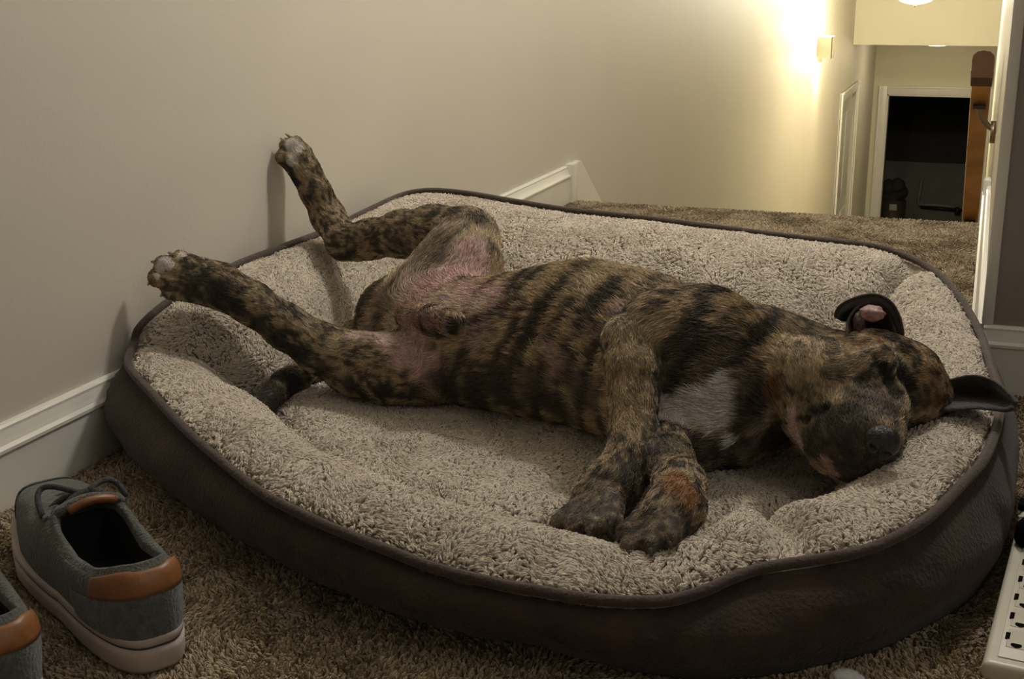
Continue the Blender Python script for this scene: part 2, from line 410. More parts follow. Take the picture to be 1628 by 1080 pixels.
# rim of the bed: photo pixel, height; foot of the outer cover: photo pixel (on the floor) or floor point
RIM = [
 (183, 553, .120, (-.945, 1.20)), (205, 523, .140, (-.95, 1.27)), (270, 478, .158, (-.95, 1.36)), (360, 430, .168, (-.95, 1.46)),
 (440, 399, .168, (-.95, 1.58)), (520, 374, .168, (-.95, 1.70)), (585, 342, .178, (-.95, 1.80)), (640, 317, .186, (-.93, 1.90)),
 (685, 310, .192, (-.88, 1.95)), (745, 315, .192, (-.80, 1.95)), (820, 328, .188, (-.70, 1.94)), (900, 341, .183, (-.60, 1.93)),
 (1020, 354, .178, (-.48, 1.92)), (1150, 371, .172, (-.36, 1.90)), (1270, 386, .166, (-.25, 1.87)), (1382, 399, .158, (-.13, 1.83)),
 (1440, 416, .150, (-.07, 1.79)), (1488, 443, .142, (-.03, 1.72)), (1526, 486, .132, (.005, 1.62)), (1555, 539, .124, (.03, 1.52)),
 (1573, 597, .120, (.045, 1.43)), (1586, 655, .117, (.050, 1.35)), (1565, 731, .112, (.048, 1.27)), (1526, 780, .108, 'p', 1582, 900),
 (1469, 837, .102, 'p', 1545, 960), (1413, 869, .097, 'p', 1470, 1005), (1369, 887, .093, 'p', 1400, 1040), (1302, 900, .088, 'p', 1323, 1062),
 (1214, 914, .084, 'p', 1240, 1080), (1162, 931, .081, 'p', 1160, 1088), (1118, 951, .078, 'p', 1110, 1088), (1066, 965, .075, 'p', 1060, 1083),
 (1007, 968, .074, 'p', 1007, 1075), (934, 963, .074, 'p', 930, 1056), (860, 951, .075, 'p', 860, 1034), (796, 940, .077, 'p', 781, 1021),
 (693, 914, .080, 'p', 670, 995), (615, 884, .083, 'p', 590, 966), (537, 853, .086, 'p', 522, 936), (485, 829, .088, 'p', 460, 905),
 (422, 796, .091, 'p', 395, 872), (356, 744, .096, 'p', 320, 825), (300, 694, .101, 'p', 262, 780), (250, 640, .106, 'p', 222, 740), (208, 590, .112, 'p', 200, 715)]
rim = np.array([at(r[0], r[1], 2, r[2]) for r in RIM])
foot = np.array([at(r[4], r[5], 2, 0.0)[:2] if r[3] == 'p' else r[3] for r in RIM])
# bring the part along the wall back to the wall
rim[:, 0] = np.maximum(rim[:, 0], WX + 0.024)
foot[:, 0] = np.maximum(foot[:, 0], WX + 0.022)
NT = 300
rimS = catmull(rim, NT, True); footS = catmull(foot, NT, True)
for _ in range(3): footS = (np.roll(footS, 1, 0) + footS * 2 + np.roll(footS, -1, 0)) / 4
# bed core line: inward direction of each rim point
c0 = np.array([-0.66, 1.34]); c1 = np.array([-0.26, 1.34]); ax = c1 - c0
tt = np.clip(((rimS[:, :2] - c0) @ ax) / (ax @ ax), 0, 1)
core = c0 + tt[:, None] * ax
for _ in range(12): core = (np.roll(core, 1, 0) + core * 2 + np.roll(core, -1, 0)) / 4
inn = core - rimS[:, :2]; dist = np.linalg.norm(inn, axis=1); inn /= dist[:, None]
# bolster width and hump per station group (keyed on the rim's index)
key = np.arange(NT) / NT * len(RIM)
def keyed(pts):
    k = [p[0] for p in pts]; v = [p[1] for p in pts]
    return np.interp(key, k + [k[0] + len(RIM)], v + [v[0]])
wb = keyed([(0, .13), (3, .17), (8, .22), (12, .23), (16, .20), (20, .16), (23, .15), (26, .17), (28, .15), (33, .125), (37, .145), (41, .155), (43, .14)])
hump = keyed([(0, .004), (3, .008), (8, .004), (14, .010), (20, .018), (25, .016), (28, .026), (31, .022), (33, .022), (37, .028), (41, .028), (43, .016)])
for _ in range(10):
    wb = (np.roll(wb, 1) + wb * 2 + np.roll(wb, -1)) / 4; hump = (np.roll(hump, 1) + hump * 2 + np.roll(hump, -1)) / 4
ZC = 0.050
bed = set_props(empty('dog_bed', (-0.45, 1.4, 0)), 'oval brown dog bed lined with cream fleece under the sleeping dog', 'dog bed')
B0 = np.array([-0.45, 1.4, 0.0])
def ring_grid(rings, name, mt, close=None):
    n = len(rings[0]); v = np.concatenate(rings) - B0; f = []
    for i in range(len(rings) - 1):
        for k in range(n): f.append((i * n + k, i * n + (k + 1) % n, (i + 1) * n + (k + 1) % n, (i + 1) * n + k))
    if close == 'last': f.append(tuple((len(rings) - 1) * n + k for k in range(n)))
    return mesh_obj(name, v, f, mt, bed)
# bolster lining: from the piping over the hump down to the seam
seam_dip = 0.020
corner = np.zeros(NT)
for kk, w_, d_ in ((0.6, .9, .022), (16.3, .5, .075), (27.4, .7, .026)):   # sewn creases where bolster pieces meet
    dk = np.abs((key - kk + len(RIM) / 2) % len(RIM) - len(RIM) / 2); corner += d_ * np.exp(-(dk / w_ * 1.6)**2)
lin_rings = []; lin_u = np.linspace(0, 1, 30)
def lin_point(u):
    zr = rimS[:, 2]
    z = ZC + (zr - ZC) * (1 - u**2.1) + hump * np.sin(math.pi * u**0.85) - seam_dip * sstep(.86, 1, u) - corner * np.sin(math.pi * np.clip(u * 1.02, 0, 1))**0.7
    w = wb * (u**0.92)
    p = np.zeros((NT, 3)); p[:, :2] = rimS[:, :2] + inn * w[:, None]; p[:, 2] = z
    return p
for u in lin_u:
    p = lin_point(u)
    wob = (fbm(p * 14, 5) - 0.5) * 0.016 * math.sin(math.pi * min(1, u * 1.05)) ** 0.8
    p[:, 2] += wob; lin_rings.append(p)
lining = ring_grid(lin_rings, 'bolster_lining', M['fleece'])
# cushion: puffy pad inside the seam
cu_rings = []
for q in np.linspace(0, 0.97, 26):
    w = wb - 0.004 + (dist - wb) * q
    p = np.zeros((NT, 3)); p[:, :2] = rimS[:, :2] + inn * w[:, None]
    edge = 1 - (1 - min(1, q / 0.26))**2.2
    p[:, 2] = ZC - seam_dip - 0.004 + edge * 0.030 + (fbm(p * 7, 9) - 0.5) * 0.022 * edge
    cu_rings.append(p)
cushion = ring_grid(cu_rings, 'cushion', M['fleece'], close='last')
# outer cover: bulging side down to the floor, and the base
cov_rings = []
outd = -inn
midr = rimS[:, :2] * 0.5 + footS * 0.5
for v_ in np.linspace(0, 1, 16):
    z = rimS[:, 2] * (1 - v_) + 0.004 * v_
    xy = rimS[:, :2] * (1 - v_)**1.0 + footS * v_
    bulge = 0.030 * math.sin(math.pi * v_**0.8) * (1 - .30 * np.exp(-((key - 21.5) / 2.2)**2))
    p = np.zeros((NT, 3)); p[:, :2] = xy + outd * bulge[:, None]; p[:, 2] = z
    wr = (fbm(np.c_[key * 1.1, np.full(NT, v_ * 2.2), np.zeros(NT)] , 2) - 0.5) * 0.020 * math.sin(math.pi * v_)
    p[:, :2] += outd * wr[:, None]
    p[:, 0] = np.maximum(p[:, 0], WX + 0.006 + 0.012 * (p[:, 2] < BH + 0.01))
    # the cover stops at the wall corner on the right
    cov_rings.append(p)
pin = cov_rings[-1].copy(); pin[:, :2] -= outd * 0.05; pin[:, 2] = 0.002; cov_rings.append(pin)
cover = ring_grid(cov_rings, 'outer_cover', M['suede'], close='last')
pp = rimS.copy(); pp[:, 2] += 0.007; pp[:, :2] += outd * 0.002
v, f = tube_arrays(pp - B0, 0.0050, 8, True)
mesh_obj('piping', v, f, M['piping'], bed)
# ------------------------------------------------------------------ the dog
FWD = np.array([ROT[0, 2], ROT[1, 2], ROT[2, 2]])
def pr_(px, py, d, mode='y'):
    return at(px, py, {'x': 0, 'y': 1, 'z': 2}[mode], d)
def px2m(p): return float((p - CAM) @ FWD) / F
def rest(px, py, rpx, zg):
    """depth at which a ball of rpx photo pixels round the pixel rests on a surface of height zg"""
    lo, hi = 0.7, 2.2
    for _ in range(40):
        y = (lo + hi) / 2; p = at(px, py, 1, y)
        if p[2] - rpx * px2m(p) > zg: lo = y
        else: hi = y
    return (lo + hi) / 2
class Chain:
    def __init__(s, name, pts, k, group, flow=1, rscale=1.0):
        # pts: (px, py, depth, radius in photo pixels[, mode])
        s.name = name; s.k = k; s.group = group; s.flow = flow
        s.P = []; s.r = []
        for q in pts:
            mode = q[4] if len(q) > 4 else 'y'
            d = rest(q[0], q[1], q[3], q[2]) if mode == 'r' else q[2]
            p = pr_(q[0], q[1], d, 'y' if mode == 'r' else mode)
            s.P.append(p); s.r.append(q[3] * px2m(p) * rscale)
        s.P = np.array(s.P); s.r = np.array(s.r)
        s.L = np.r_[0, np.cumsum(np.linalg.norm(np.diff(s.P, axis=0), axis=1))] if len(s.P) > 1 else np.array([0.0])
G = 0.060
chains = [
 Chain('torso', [(640, 512, 1.44, 74), (700, 520, 1.415, 84), (770, 545, G, 92, 'r'), (850, 546, G, 106, 'r'), (930, 545, G, 121, 'r'), (1010, 566, G, 124, 'r'), (1090, 598, G, 127, 'r'), (1150, 612, G, 120, 'r')], .030, 0, -1),
 Chain('neck', [(1150, 606, 1.31, 116), (1215, 602, 1.30, 98), (1290, 605, 1.29, 84)], .03, 0, -1),
 Chain('skull', [(1310, 622, 1.265, 74), (1385, 606, 1.275, 73), (1432, 618, 1.285, 66), (1452, 636, 1.29, 54)], .022, 0, -1),
 Chain('muzzle', [(1352, 640, 1.235, 74), (1362, 680, 1.20, 62), (1374, 706, 1.168, 46)], .03, 0, -1),
 Chain('cheek', [(1290, 600, 1.235, 62), (1296, 650, 1.225, 50)], .018, 0, -1),
 Chain('brow', [(1345, 592, 1.218, 32), (1400, 572, 1.222, 24)], .016, 0, -1),
 Chain('jowl', [(1300, 668, 1.215, 46), (1330, 712, 1.18, 40), (1358, 734, 1.165, 30)], .014, 0, -1),
 Chain('nose_bridge', [(1395, 640, 1.212, 34), (1399, 690, 1.165, 26)], .02, 0, -1),
 # far hind leg, paw against the wall
 Chain('far_thigh', [(690, 478, 1.43, 72), (728, 430, 1.47, 62), (742, 382, 1.515, 50)], .026, 0, 1),
 Chain('far_shank', [(742, 380, 1.515, 50), (690, 372, 1.54, 42), (640, 372, 1.565, 34), (590, 380, 1.58, 28), (548, 386, 1.585, 26)], .016, 1, 1),
 Chain('far_heel', [(548, 390, 1.585, 20), (568, 398, 1.58, 12), (620, 384, 1.565, 12)], .012, 1, 1),
 Chain('far_meta', [(546, 382, 1.585, 26), (522, 345, -.895, 25, 'x'), (502, 305, -.910, 22, 'x'), (487, 275, -.925, 21, 'x'), (474, 250, -.937, 24, 'x')], .012, 1, 1),
 # near hind leg
 Chain('near_thigh', [(690, 540, 1.41, 66), (688, 572, 1.36, 60), (672, 584, G, 54, 'r')], .026, 0, 1),
 Chain('near_shank', [(672, 584, G, 54, 'r'), (620, 586, G, 52, 'r'), (563, 578, 1.315, 46), (508, 553, 1.305, 35), (455, 520, 1.297, 31), (400, 482, 1.288, 29), (350, 455, 1.28, 31), (318, 446, 1.275, 34)], .018, 2, 1),
 Chain('tail', [(560, 545, 1.42, 34), (505, 580, 1.36, 25), (455, 612, 1.30, 22), (420, 638, .078, 19, 'z'), (402, 655, .074, 12, 'z')], .012, 3, 1),
 # upper foreleg
 Chain('fore_shoulder', [(1125, 535, 1.25, 74), (1060, 535, 1.225, 60), (1006, 545, 1.20, 45)], .022, 0, 1),
 Chain('fore_arm', [(1006, 545, 1.20, 46), (1010, 590, 1.175, 44), (1009, 640, 1.15, 35), (1006, 690, 1.125, 34), (1004, 728, 1.10, 37), (978, 768, 1.075, 40), (950, 800, 1.05, 42)], .012, 4, 1),
 Chain('elbow', [(985, 538, 1.205, 24), (1020, 545, 1.20, 30)], .012, 4, 1),
 # lower foreleg
 Chain('low_shoulder', [(1150, 690, 1.24, 50), (1090, 690, 1.20, 52), (1058, 690, 1.18, 40)], .02, 0, 1),
 Chain('low_arm', [(1056, 690, 1.18, 40), (1062, 735, 1.11, 38), (1080, 772, 1.05, 38), (1076, 806, 1.00, 42), (1050, 832, .975, 42)], .012, 5, 1),
 # sheath on the belly
 Chain('sheath', [(650, 503, 1.335, 20), (685, 509, 1.302, 19), (714, 511, 1.282, 19)], .008, 0, 1),
 Chain('groin_fold', [(690, 545, 1.345, 14), (705, 590, 1.325, 14)], .02, 0, 1),
]
def toes(name, base, tips, group, rb, rt, k=.006):
    for i, t in enumerate(tips):
        chains.append(Chain(name, [(*base[min(i, len(base) - 1)][:3], rb, base[min(i, len(base) - 1)][3]), (*t[:3], rt, t[3])], k, group, 1))
# far paw: toes up along the wall
toes('far_paw', [(478, 258, -.937, 'x')] * 2 + [(474, 266, -.941, 'x')] * 2,
     [(470, 228, -.938, 'x'), (456, 232, -.949, 'x'), (463, 252, -.940, 'x'), (449, 250, -.953, 'x')], 1, 15, 12)
chains.append(Chain('far_pad', [(468, 268, -.944, 11, 'x'), (480, 284, -.932, 11, 'x')], .006, 1, 1))
# near paw: toes to the left
toes('near_paw', [(318, 432, 1.275, 'y'), (312, 440, 1.265, 'y'), (312, 452, 1.26, 'y'), (325, 462, 1.265, 'y')],
     [(286, 413, 1.275, 'y'), (260, 421, 1.262, 'y'), (250, 442, 1.252, 'y'), (272, 462, 1.25, 'y')], 2, 22, 15)
# upper fore paw
toes('fore_paw', [(942, 802, 1.045, 'y'), (946, 806, 1.035, 'y'), (955, 808, 1.03, 'y'), (968, 800, 1.035, 'y')],
     [(890, 832, 1.0, 'y'), (912, 838, .985, 'y'), (942, 838, .98, 'y'), (972, 832, .99, 'y')], 4, 26, 17)
# lower fore paw, toes curled over the front bolster
toes('low_paw', [(1040, 826, .975, 'y'), (1042, 836, .965, 'y'), (1050, 842, .962, 'y'), (1062, 838, .968, 'y')],
     [(998, 846, .955, 'y'), (1004, 870, .938, 'y'), (1034, 866, .936, 'y'), (1062, 854, .945, 'y')], 5, 26, 19)

VOX = 0.0026
allP = np.concatenate([c.P for c in chains]); lo = allP.min(0) - 0.13; hi = allP.max(0) + 0.13
dims = np.ceil((hi - lo) / VOX).astype(int)
fields = {}
def cone_sd(X, a, b, ra, rb):
    ba = b - a; l2 = ba @ ba
    if l2 < 1e-12: return np.linalg.norm(X - a, axis=-1) - ra, np.zeros(X.shape[:-1])
    h = np.clip(((X - a) @ ba) / l2, 0, 1)
    return np.linalg.norm(X - (a + h[..., None] * ba), axis=-1) - (ra + (rb - ra) * h), h
for c in chains:
    fld = fields.setdefault(c.group, np.full(dims, 0.08, np.float32))
    n = max(1, len(c.P) - 1)
    for i in range(n):
        a = c.P[i]; b = c.P[min(i + 1, len(c.P) - 1)]; ra = c.r[i]; rb = c.r[min(i + 1, len(c.P) - 1)]
        pad = max(ra, rb) + 0.045
        i0 = np.maximum(np.floor((np.minimum(a, b) - pad - lo) / VOX).astype(int), 0); i1 = np.minimum(np.ceil((np.maximum(a, b) + pad - lo) / VOX).astype(int), dims)
        g = np.stack(np.meshgrid(*[lo[d] + VOX * np.arange(i0[d], i1[d]) for d in range(3)], indexing='ij'), -1)
        d, _ = cone_sd(g, a, b, ra, rb)
        sl_ = tuple(slice(i0[q], i1[q]) for q in range(3))
        f0 = fld[sl_]; h = np.clip(0.5 + 0.5 * (f0 - d) / c.k, 0, 1)
        fld[sl_] = f0 * (1 - h) + d * h - c.k * h * (1 - h)
total = fields[0]
for gidx, kk in ((1, .008), (2, .010), (3, .006), (4, .006), (5, .006)):
    d = fields[gidx]; h = np.clip(0.5 + 0.5 * (total - d) / kk, 0, 1)
    total = total * (1 - h) + d * h - kk * h * (1 - h)
def carve(p, r, depth):
    """press a soft dimple of radius r round p into the body"""
    global total
    i0 = np.maximum(np.floor((p - r * 2 - lo) / VOX).astype(int), 0); i1 = np.minimum(np.ceil((p + r * 2 - lo) / VOX).astype(int), dims)
    g = np.stack(np.meshgrid(*[lo[d] + VOX * np.arange(i0[d], i1[d]) for d in range(3)], indexing='ij'), -1)
    dd = np.linalg.norm(g - p, axis=-1); sl_ = tuple(slice(i0[q], i1[q]) for q in range(3))
    total[sl_] += depth * np.exp(-(dd / r)**2 * 2)
import openvdb as vdb
from mathutils.bvhtree import BVHTree
def extract():
    g = vdb.FloatGrid(0.08); g.copyFromArray(np.ascontiguousarray(total, dtype=np.float32))
    p, q = g.convertToQuads(0.0)
    return np.asarray(p, float) * VOX + lo, np.asarray(q, int)
def hit_fn(v, q):
    t = BVHTree.FromPolygons([tuple(x) for x in v], [tuple(x) for x in q])
    def hit(px, py):
        d = ROT @ np.array([(px - CX) / F, (py - CY) / F, 1.0]); d /= np.linalg.norm(d)
        r = t.ray_cast(Vector(CAM), Vector(d))
        return None if r[0] is None else np.array(r[0])
    return hit
dv, dq = extract(); hit = hit_fn(dv, dq)
# sunken closed eyes, creases and folds
def crease(pts, r, depth):
    P_ = [hit(*p) for p in pts]; P_ = [p for p in P_ if p is not None]
    if len(P_) < 2: return
    n = max(2, int(sum(np.linalg.norm(P_[i + 1] - P_[i]) for i in range(len(P_) - 1)) / (r * 0.9)))
    for p in catmull(P_, n): carve(p, r, depth)
crease([(1390, 566), (1400, 588), (1412, 606)], .0065, .0060)
crease([(1430, 600), (1446, 622)], .008, .004)
crease([(1282, 674), (1294, 658), (1314, 650)], .006, .0050)
crease([(1240, 575), (1238, 610), (1244, 645)], .007, .0045)
crease([(1226, 575), (1222, 605), (1226, 640)], .006, .004)
crease([(1318, 745), (1345, 722), (1385, 722)], .005, .0035)
crease([(1420, 640), (1424, 690)], .006, .003)
crease([(1244, 660), (1262, 705), (1300, 748)], .006, .0035)
for a_, b_ in (((898, 838), (928, 810)), ((926, 845), (944, 812)), ((957, 846), (964, 814)), ((1000, 860), (1024, 836)), ((1018, 876), (1034, 846)), ((1048, 870), (1054, 844)),
               ((270, 413), (308, 430)), ((250, 431), (298, 442)), ((258, 456), (300, 456)), ((460, 240), (476, 258))):
    crease([a_, ((a_[0] + b_[0]) / 2, (a_[1] + b_[1]) / 2), b_], .0042, .0046)
crease([(690, 540), (708, 590), (715, 625)], .006, .0035)
crease([(1045, 560), (1050, 610), (1045, 660)], .006, .003)
crease([(985, 470), (1000, 505)], .009, .004)
dv, dq = extract(); hit = hit_fn(dv, dq)
# per vertex: nearest chain, distance along it, direction of the hair
best = np.full(len(dv), 9.0); sco = np.zeros(len(dv)); cid = np.zeros(len(dv), int); tang = np.zeros((len(dv), 3)); axisp = np.zeros((len(dv), 3))
for ci, c in enumerate(chains):
    for i in range(max(1, len(c.P) - 1)):
        a = c.P[i]; b = c.P[min(i + 1, len(c.P) - 1)]
        d, h = cone_sd(dv, a, b, c.r[i], c.r[min(i + 1, len(c.P) - 1)])
        mk = d < best
        best[mk] = d[mk]; cid[mk] = ci; sco[mk] = c.L[i] + h[mk] * np.linalg.norm(b - a)
        t = (b - a) / (np.linalg.norm(b - a) + 1e-9); tang[mk] = t * c.flow; axisp[mk] = (a + h[mk][:, None] * (b - a))
me = bpy.data.meshes.new('dog'); me.from_pydata([tuple(x) for x in dv], [], [tuple(int(i) for i in x) for x in dq]); me.update()
dn = np.zeros((len(dv), 3)); me.vertices.foreach_get('co', dv.ravel()) if False else None
tmpn = np.zeros(len(dv) * 3, np.float32); me.vertex_normals.foreach_get('vector', tmpn); dn = tmpn.reshape(-1, 3).astype(float)
gidx_ = np.clip(((dv - lo) / VOX).astype(int), 1, dims - 2)
grad = np.stack([total[tuple((gidx_ + np.eye(3, dtype=int)[d]).T)] - total[tuple((gidx_ - np.eye(3, dtype=int)[d]).T)] for d in range(3)], -1)
if (grad * dn).sum() < 0: me.flip_normals(); dn = -dn
# smooth the hair flow over the mesh
ed = np.zeros(len(me.edges) * 2, np.int32); me.edges.foreach_get('vertices', ed); ed = ed.reshape(-1, 2)
def relax(a, n):
    a = a.copy(); deg = np.bincount(ed.ravel(), minlength=len(dv)).astype(float)
    for _ in range(n):
        s = np.zeros_like(a); np.add.at(s, ed[:, 0], a[ed[:, 1]]); np.add.at(s, ed[:, 1], a[ed[:, 0]])
        a = 0.4 * a + 0.6 * s / (deg[:, None] if a.ndim > 1 else deg)
    return a
co_s = relax(dv, 2); me.vertices.foreach_set('co', co_s.astype(np.float32).ravel()); dv = co_s
tang = relax(tang, 14)
# ---- coat colours (linear albedo)
TAN = np.array([.335, .25, .145]); TAN2 = np.array([.47, .37, .24]); DRK = np.array([.030, .025, .020]); PINK = np.array([.56, .39, .36]); PALE = np.array([.60, .485, .405])
WHT = np.array([.74, .68, .63]); ORG = np.array([.27, .125, .045]); GRY = np.array([.16, .125, .10])
cname = np.array([chains[i].name for i in cid])
isleg = np.isin(cname, ['far_shank', 'far_heel', 'far_meta', 'near_shank', 'fore_arm', 'elbow', 'low_arm', 'far_paw', 'near_paw', 'fore_paw', 'low_paw', 'far_pad', 'tail'])
ishead = np.isin(cname, ['skull', 'muzzle', 'jowl', 'nose_bridge', 'cheek', 'brow'])
rad = dv - axisp
Wq = np.stack([fbm(dv * 26, 11), fbm(dv * 26, 12), fbm(dv * 26, 13)], -1) - 0.5
# stripes ring the trunk: they vary along the body (X), slanting, and are stretched round it
q = dv + Wq * 0.018
st_body = (.66 * fbm(np.c_[q[:, 0] * 92 - q[:, 2] * 34 - q[:, 1] * 26, q[:, 1] * 14, q[:, 2] * 14], 21, 2) + .34 * fbm(np.c_[dv[:, 0] * 60, dv[:, 1] * 240, dv[:, 2] * 240], 27, 2))
st_leg = .28 * fbm(np.c_[sco * 75 + cid * 9.7, (rad * 150)[:, 0] + Wq[:, 1] * 3, (rad * 150)[:, 2]], 22, 3) + .72 * fbm(np.c_[sco * 150, rad[:, 0] * 330, rad[:, 2] * 330 + rad[:, 1] * 330], 28, 2)
st_head = .55 * fbm((dv + Wq * .03) * np.array([75, 60, 75]), 23, 3) + .45 * fbm(dv * 300, 29, 2)
stv = np.where(ishead, st_head, np.where(isleg, st_leg, st_body))
stv = relax(stv, 1)
dark = .92 * (1 - sstep(.40, .585, stv))
tanmix = fbm(dv * 40, 31)[:, None]
base = TAN * (1 - tanmix) + TAN2 * tanmix
base = base * np.where(isleg, .82, 1.0)[:, None]
col = base * (1 - dark[:, None]) + DRK * dark[:, None]
spk = fbm(dv * 240, 41, 2)
col *= (0.65 + 0.7 * spk)[:, None]
def region(pts, r, soft=0.5, seed=50, namp=0.6):
    """soft blotch round surface points (photo pixels), r in metres"""
    w = np.zeros(len(dv)); nz = (fbm(dv * 55, seed) - 0.5) * namp * r * 2 + (fbm(dv * np.array([260, 260, 260]), seed + 3) - 0.5) * namp * r * 0.8
    for p in pts:
        h = hit(p[0], p[1])
        if h is None: continue
        rr = r * (p[2] if len(p) > 2 else 1.0)
        w = np.maximum(w, 1 - sstep(rr * (1 - soft), rr * (1 + soft * .5), np.linalg.norm(dv - h, axis=1) + nz))
    return w
def paint(c, w, a=1.0):
    global col
    w = (w * a)[:, None]; col = col * (1 - w) + np.asarray(c) * (0.82 + 0.36 * spk[:, None]) * w
# dark mantle, bare pink belly, white chest blaze and toes, dark mask
paint(DRK * 1.6, region([(720, 335, 1), (760, 350, 1), (640, 355, .8), (690, 340, .8)], .018), .75)
paint(GRY, region([(650, 400), (700, 370), (690, 420), (610, 440), (600, 480)], .035), .45)
paint(PINK, region([(750, 410, 1.0), (762, 440, 1.0), (730, 430, .9), (700, 450, 1), (660, 462, 1), (740, 465, 1), (780, 470, .7)], .030), .9)
paint(PALE, region([(640, 470, 1), (680, 482, 1.1), (720, 484, 1.1), (770, 480, .8), (700, 470, .9)], .020, .6, 51, .9), .85)
paint(GRY * 1.5, region([(690, 390, 1), (660, 420, 1), (620, 470, 1)], .026, .6, 52, 1), .5)
paint(PINK * .95, region([(625, 540, 1), (655, 558, 1.1), (680, 590, .9), (690, 570, .8), (650, 525, .8)], .024), .9)
paint(PALE, region([(620, 515, 1), (590, 518, .9), (600, 535, .9), (570, 530, .7)], .018, .6, 53, .9), .6)
paint(PINK * .8, region([(760, 535, 1), (775, 520, .8)], .016), .6)
paint(PINK * .8, region([(880, 560, 1), (893, 580, .9), (985, 490, 1)], .014), .6)
paint(DRK * 2.2, region([(720, 600), (750, 620), (800, 620), (860, 620), (930, 620), (900, 650)], .032), .75)
paint(np.array([.27, .165, .14]), region([(660, 503), (680, 505), (695, 510)], .014, .4), .85)
paint(DRK * 2, region([(718, 513)], .010, .4), .85)
paint(DRK, region([(560, 614), (610, 622), (660, 622), (515, 592), (478, 566), (445, 542), (415, 518), (380, 494), (350, 478)], .017, .6), .93)
paint(DRK * 1.1, region([(560, 402), (600, 392), (640, 388), (545, 408)], .011, .6), .85)
paint(DRK * 1.5, region([(520, 350), (500, 300), (530, 375)], .009, .6, 57, 1), .6)
paint(DRK * 1.5, region([(720, 612), (760, 628), (820, 635), (880, 640)], .022, .6), .8)
paint(TAN2 * .9, region([(480, 520, .8), (530, 545, .8), (410, 462, .7)], .013), .6)
paint(DRK * 1.3, region([(440, 590), (420, 630), (405, 655), (460, 600), (430, 615), (450, 575)], .03), .95)
# forelegs golden brown, darker paws
paint(TAN * 1.15, region([(1000, 560), (995, 610), (1000, 650), (1040, 520), (985, 560)], .026), .5)
paint(DRK * 2.2, region([(900, 810), (920, 830), (950, 810), (960, 780), (1000, 770), (880, 845), (970, 840)], .026), .58)
paint(DRK * 1.8, region([(1040, 850), (1010, 870), (1060, 850), (1020, 840), (1080, 830)], .024), .6)
paint(ORG, region([(1100, 785), (1085, 770), (1070, 755)], .014), .75)
paint(GRY, region([(1040, 740), (1050, 720)], .014), .6)
paint(DRK * 1.4, region([(1110, 560), (1150, 560), (1080, 600), (1130, 590), (1200, 620), (1190, 660)], .03), .7)
paint(DRK * 1.8, region([(1070, 700), (1120, 715), (1160, 725), (1200, 700), (1220, 700)], .026), .75)
paint(WHT, region([(1058, 645, .75), (1080, 648, .85), (1105, 645, 1.0), (1130, 640, 1), (1152, 612, .7), (1157, 596, .4), (1150, 665, .7), (1163, 690, .5), (1140, 655, 1)], .021, .35, 60, .35), .97)
# head: lit tan forehead, dark mask over muzzle and eyes
paint(TAN2, region([(1300, 570), (1330, 580), (1280, 590), (1330, 620, .6), (1305, 622, .6), (1355, 580, .8)], .020), .35)
paint(ORG, region([(1370, 548), (1350, 545, .8), (1400, 540, .7)], .014), .6)
paint(ORG * .8, region([(1232, 605), (1228, 625)], .010), .6)
paint(ORG * .7, region([(1490, 640), (1480, 600), (1470, 670, .7)], .014), .5)
paint(DRK * 1.5, region([(1330, 690), (1320, 715), (1350, 715), (1370, 690), (1390, 740), (1360, 745), (1300, 690), (1350, 660, .6), (1400, 665, .5), (1410, 735), (1340, 740)], .026), .86)
paint(DRK * .6, region([(1432, 592, .9), (1442, 615, 1), (1425, 625, .9), (1412, 606, .6), (1396, 580, .45), (1402, 592, .5), (1450, 640, .8)], .016), .95)
paint(DRK * .6, region([(1298, 657, .7), (1287, 668, .6), (1312, 651, .5)], .011), .95)
paint(DRK * 2.5, region([(1370, 640), (1385, 655), (1355, 655), (1400, 640), (1380, 625)], .018), .7)
paint(DRK * 1.1, region([(1340, 600, .7), (1320, 598, .5), (1370, 600, .6), (1340, 655, .5)], .012, .5, 55, .9), .55)
paint(DRK, region([(1450, 680), (1460, 700), (1440, 700)], .016), .8)
paint(np.array([.60, .44, .39]), region([(1256, 660, .8), (1263, 685, 1.0), (1274, 708, .8)], .010, .4), .85)
paint(np.array([.50, .31, .28]), region([(1314, 733, 1), (1320, 746, 1), (1332, 755, .8)], .0065, .4), .9)
paint(DRK * 1.3, region([(330, 440, .8), (312, 446), (340, 460), (300, 464), (280, 456, .7), (360, 452, .8), (300, 425, .5)], .017, .6), .88)
paint(DRK, region([(464, 280, 1), (470, 288, .9), (455, 262, .6)], .009, .4), .9)
# white toes of the hind paws
paint(WHT * .85, region([(464, 230, 1), (472, 240, .9), (466, 256, .9), (475, 235, .8)], .011, .35, 61, .3), .95)
paint(WHT * .8, region([(262, 416, 1), (255, 425, .8), (290, 405, .6), (250, 440, .5), (270, 422, .7)], .009, .35, 62, .3), .9)
col = np.clip(col, 0.004, 0.9)

ca = me.color_attributes.new('coat', 'FLOAT_COLOR', 'POINT'); ca.data.foreach_set('color', np.c_[col * 0.9, np.ones(len(dv))].astype(np.float32).ravel())
me.polygons.foreach_set('use_smooth', np.ones(len(me.polygons), dtype=bool))
M['coat'] = strand_mat('dog_coat', attr='coat', rough=0.7)
me.materials.append(M['coat'])
dog = bpy.data.objects.new('dog', me); COL.objects.link(dog)
set_props(dog, 'brindle dog with a white chest patch asleep on its back in the fleece bed', 'dog')

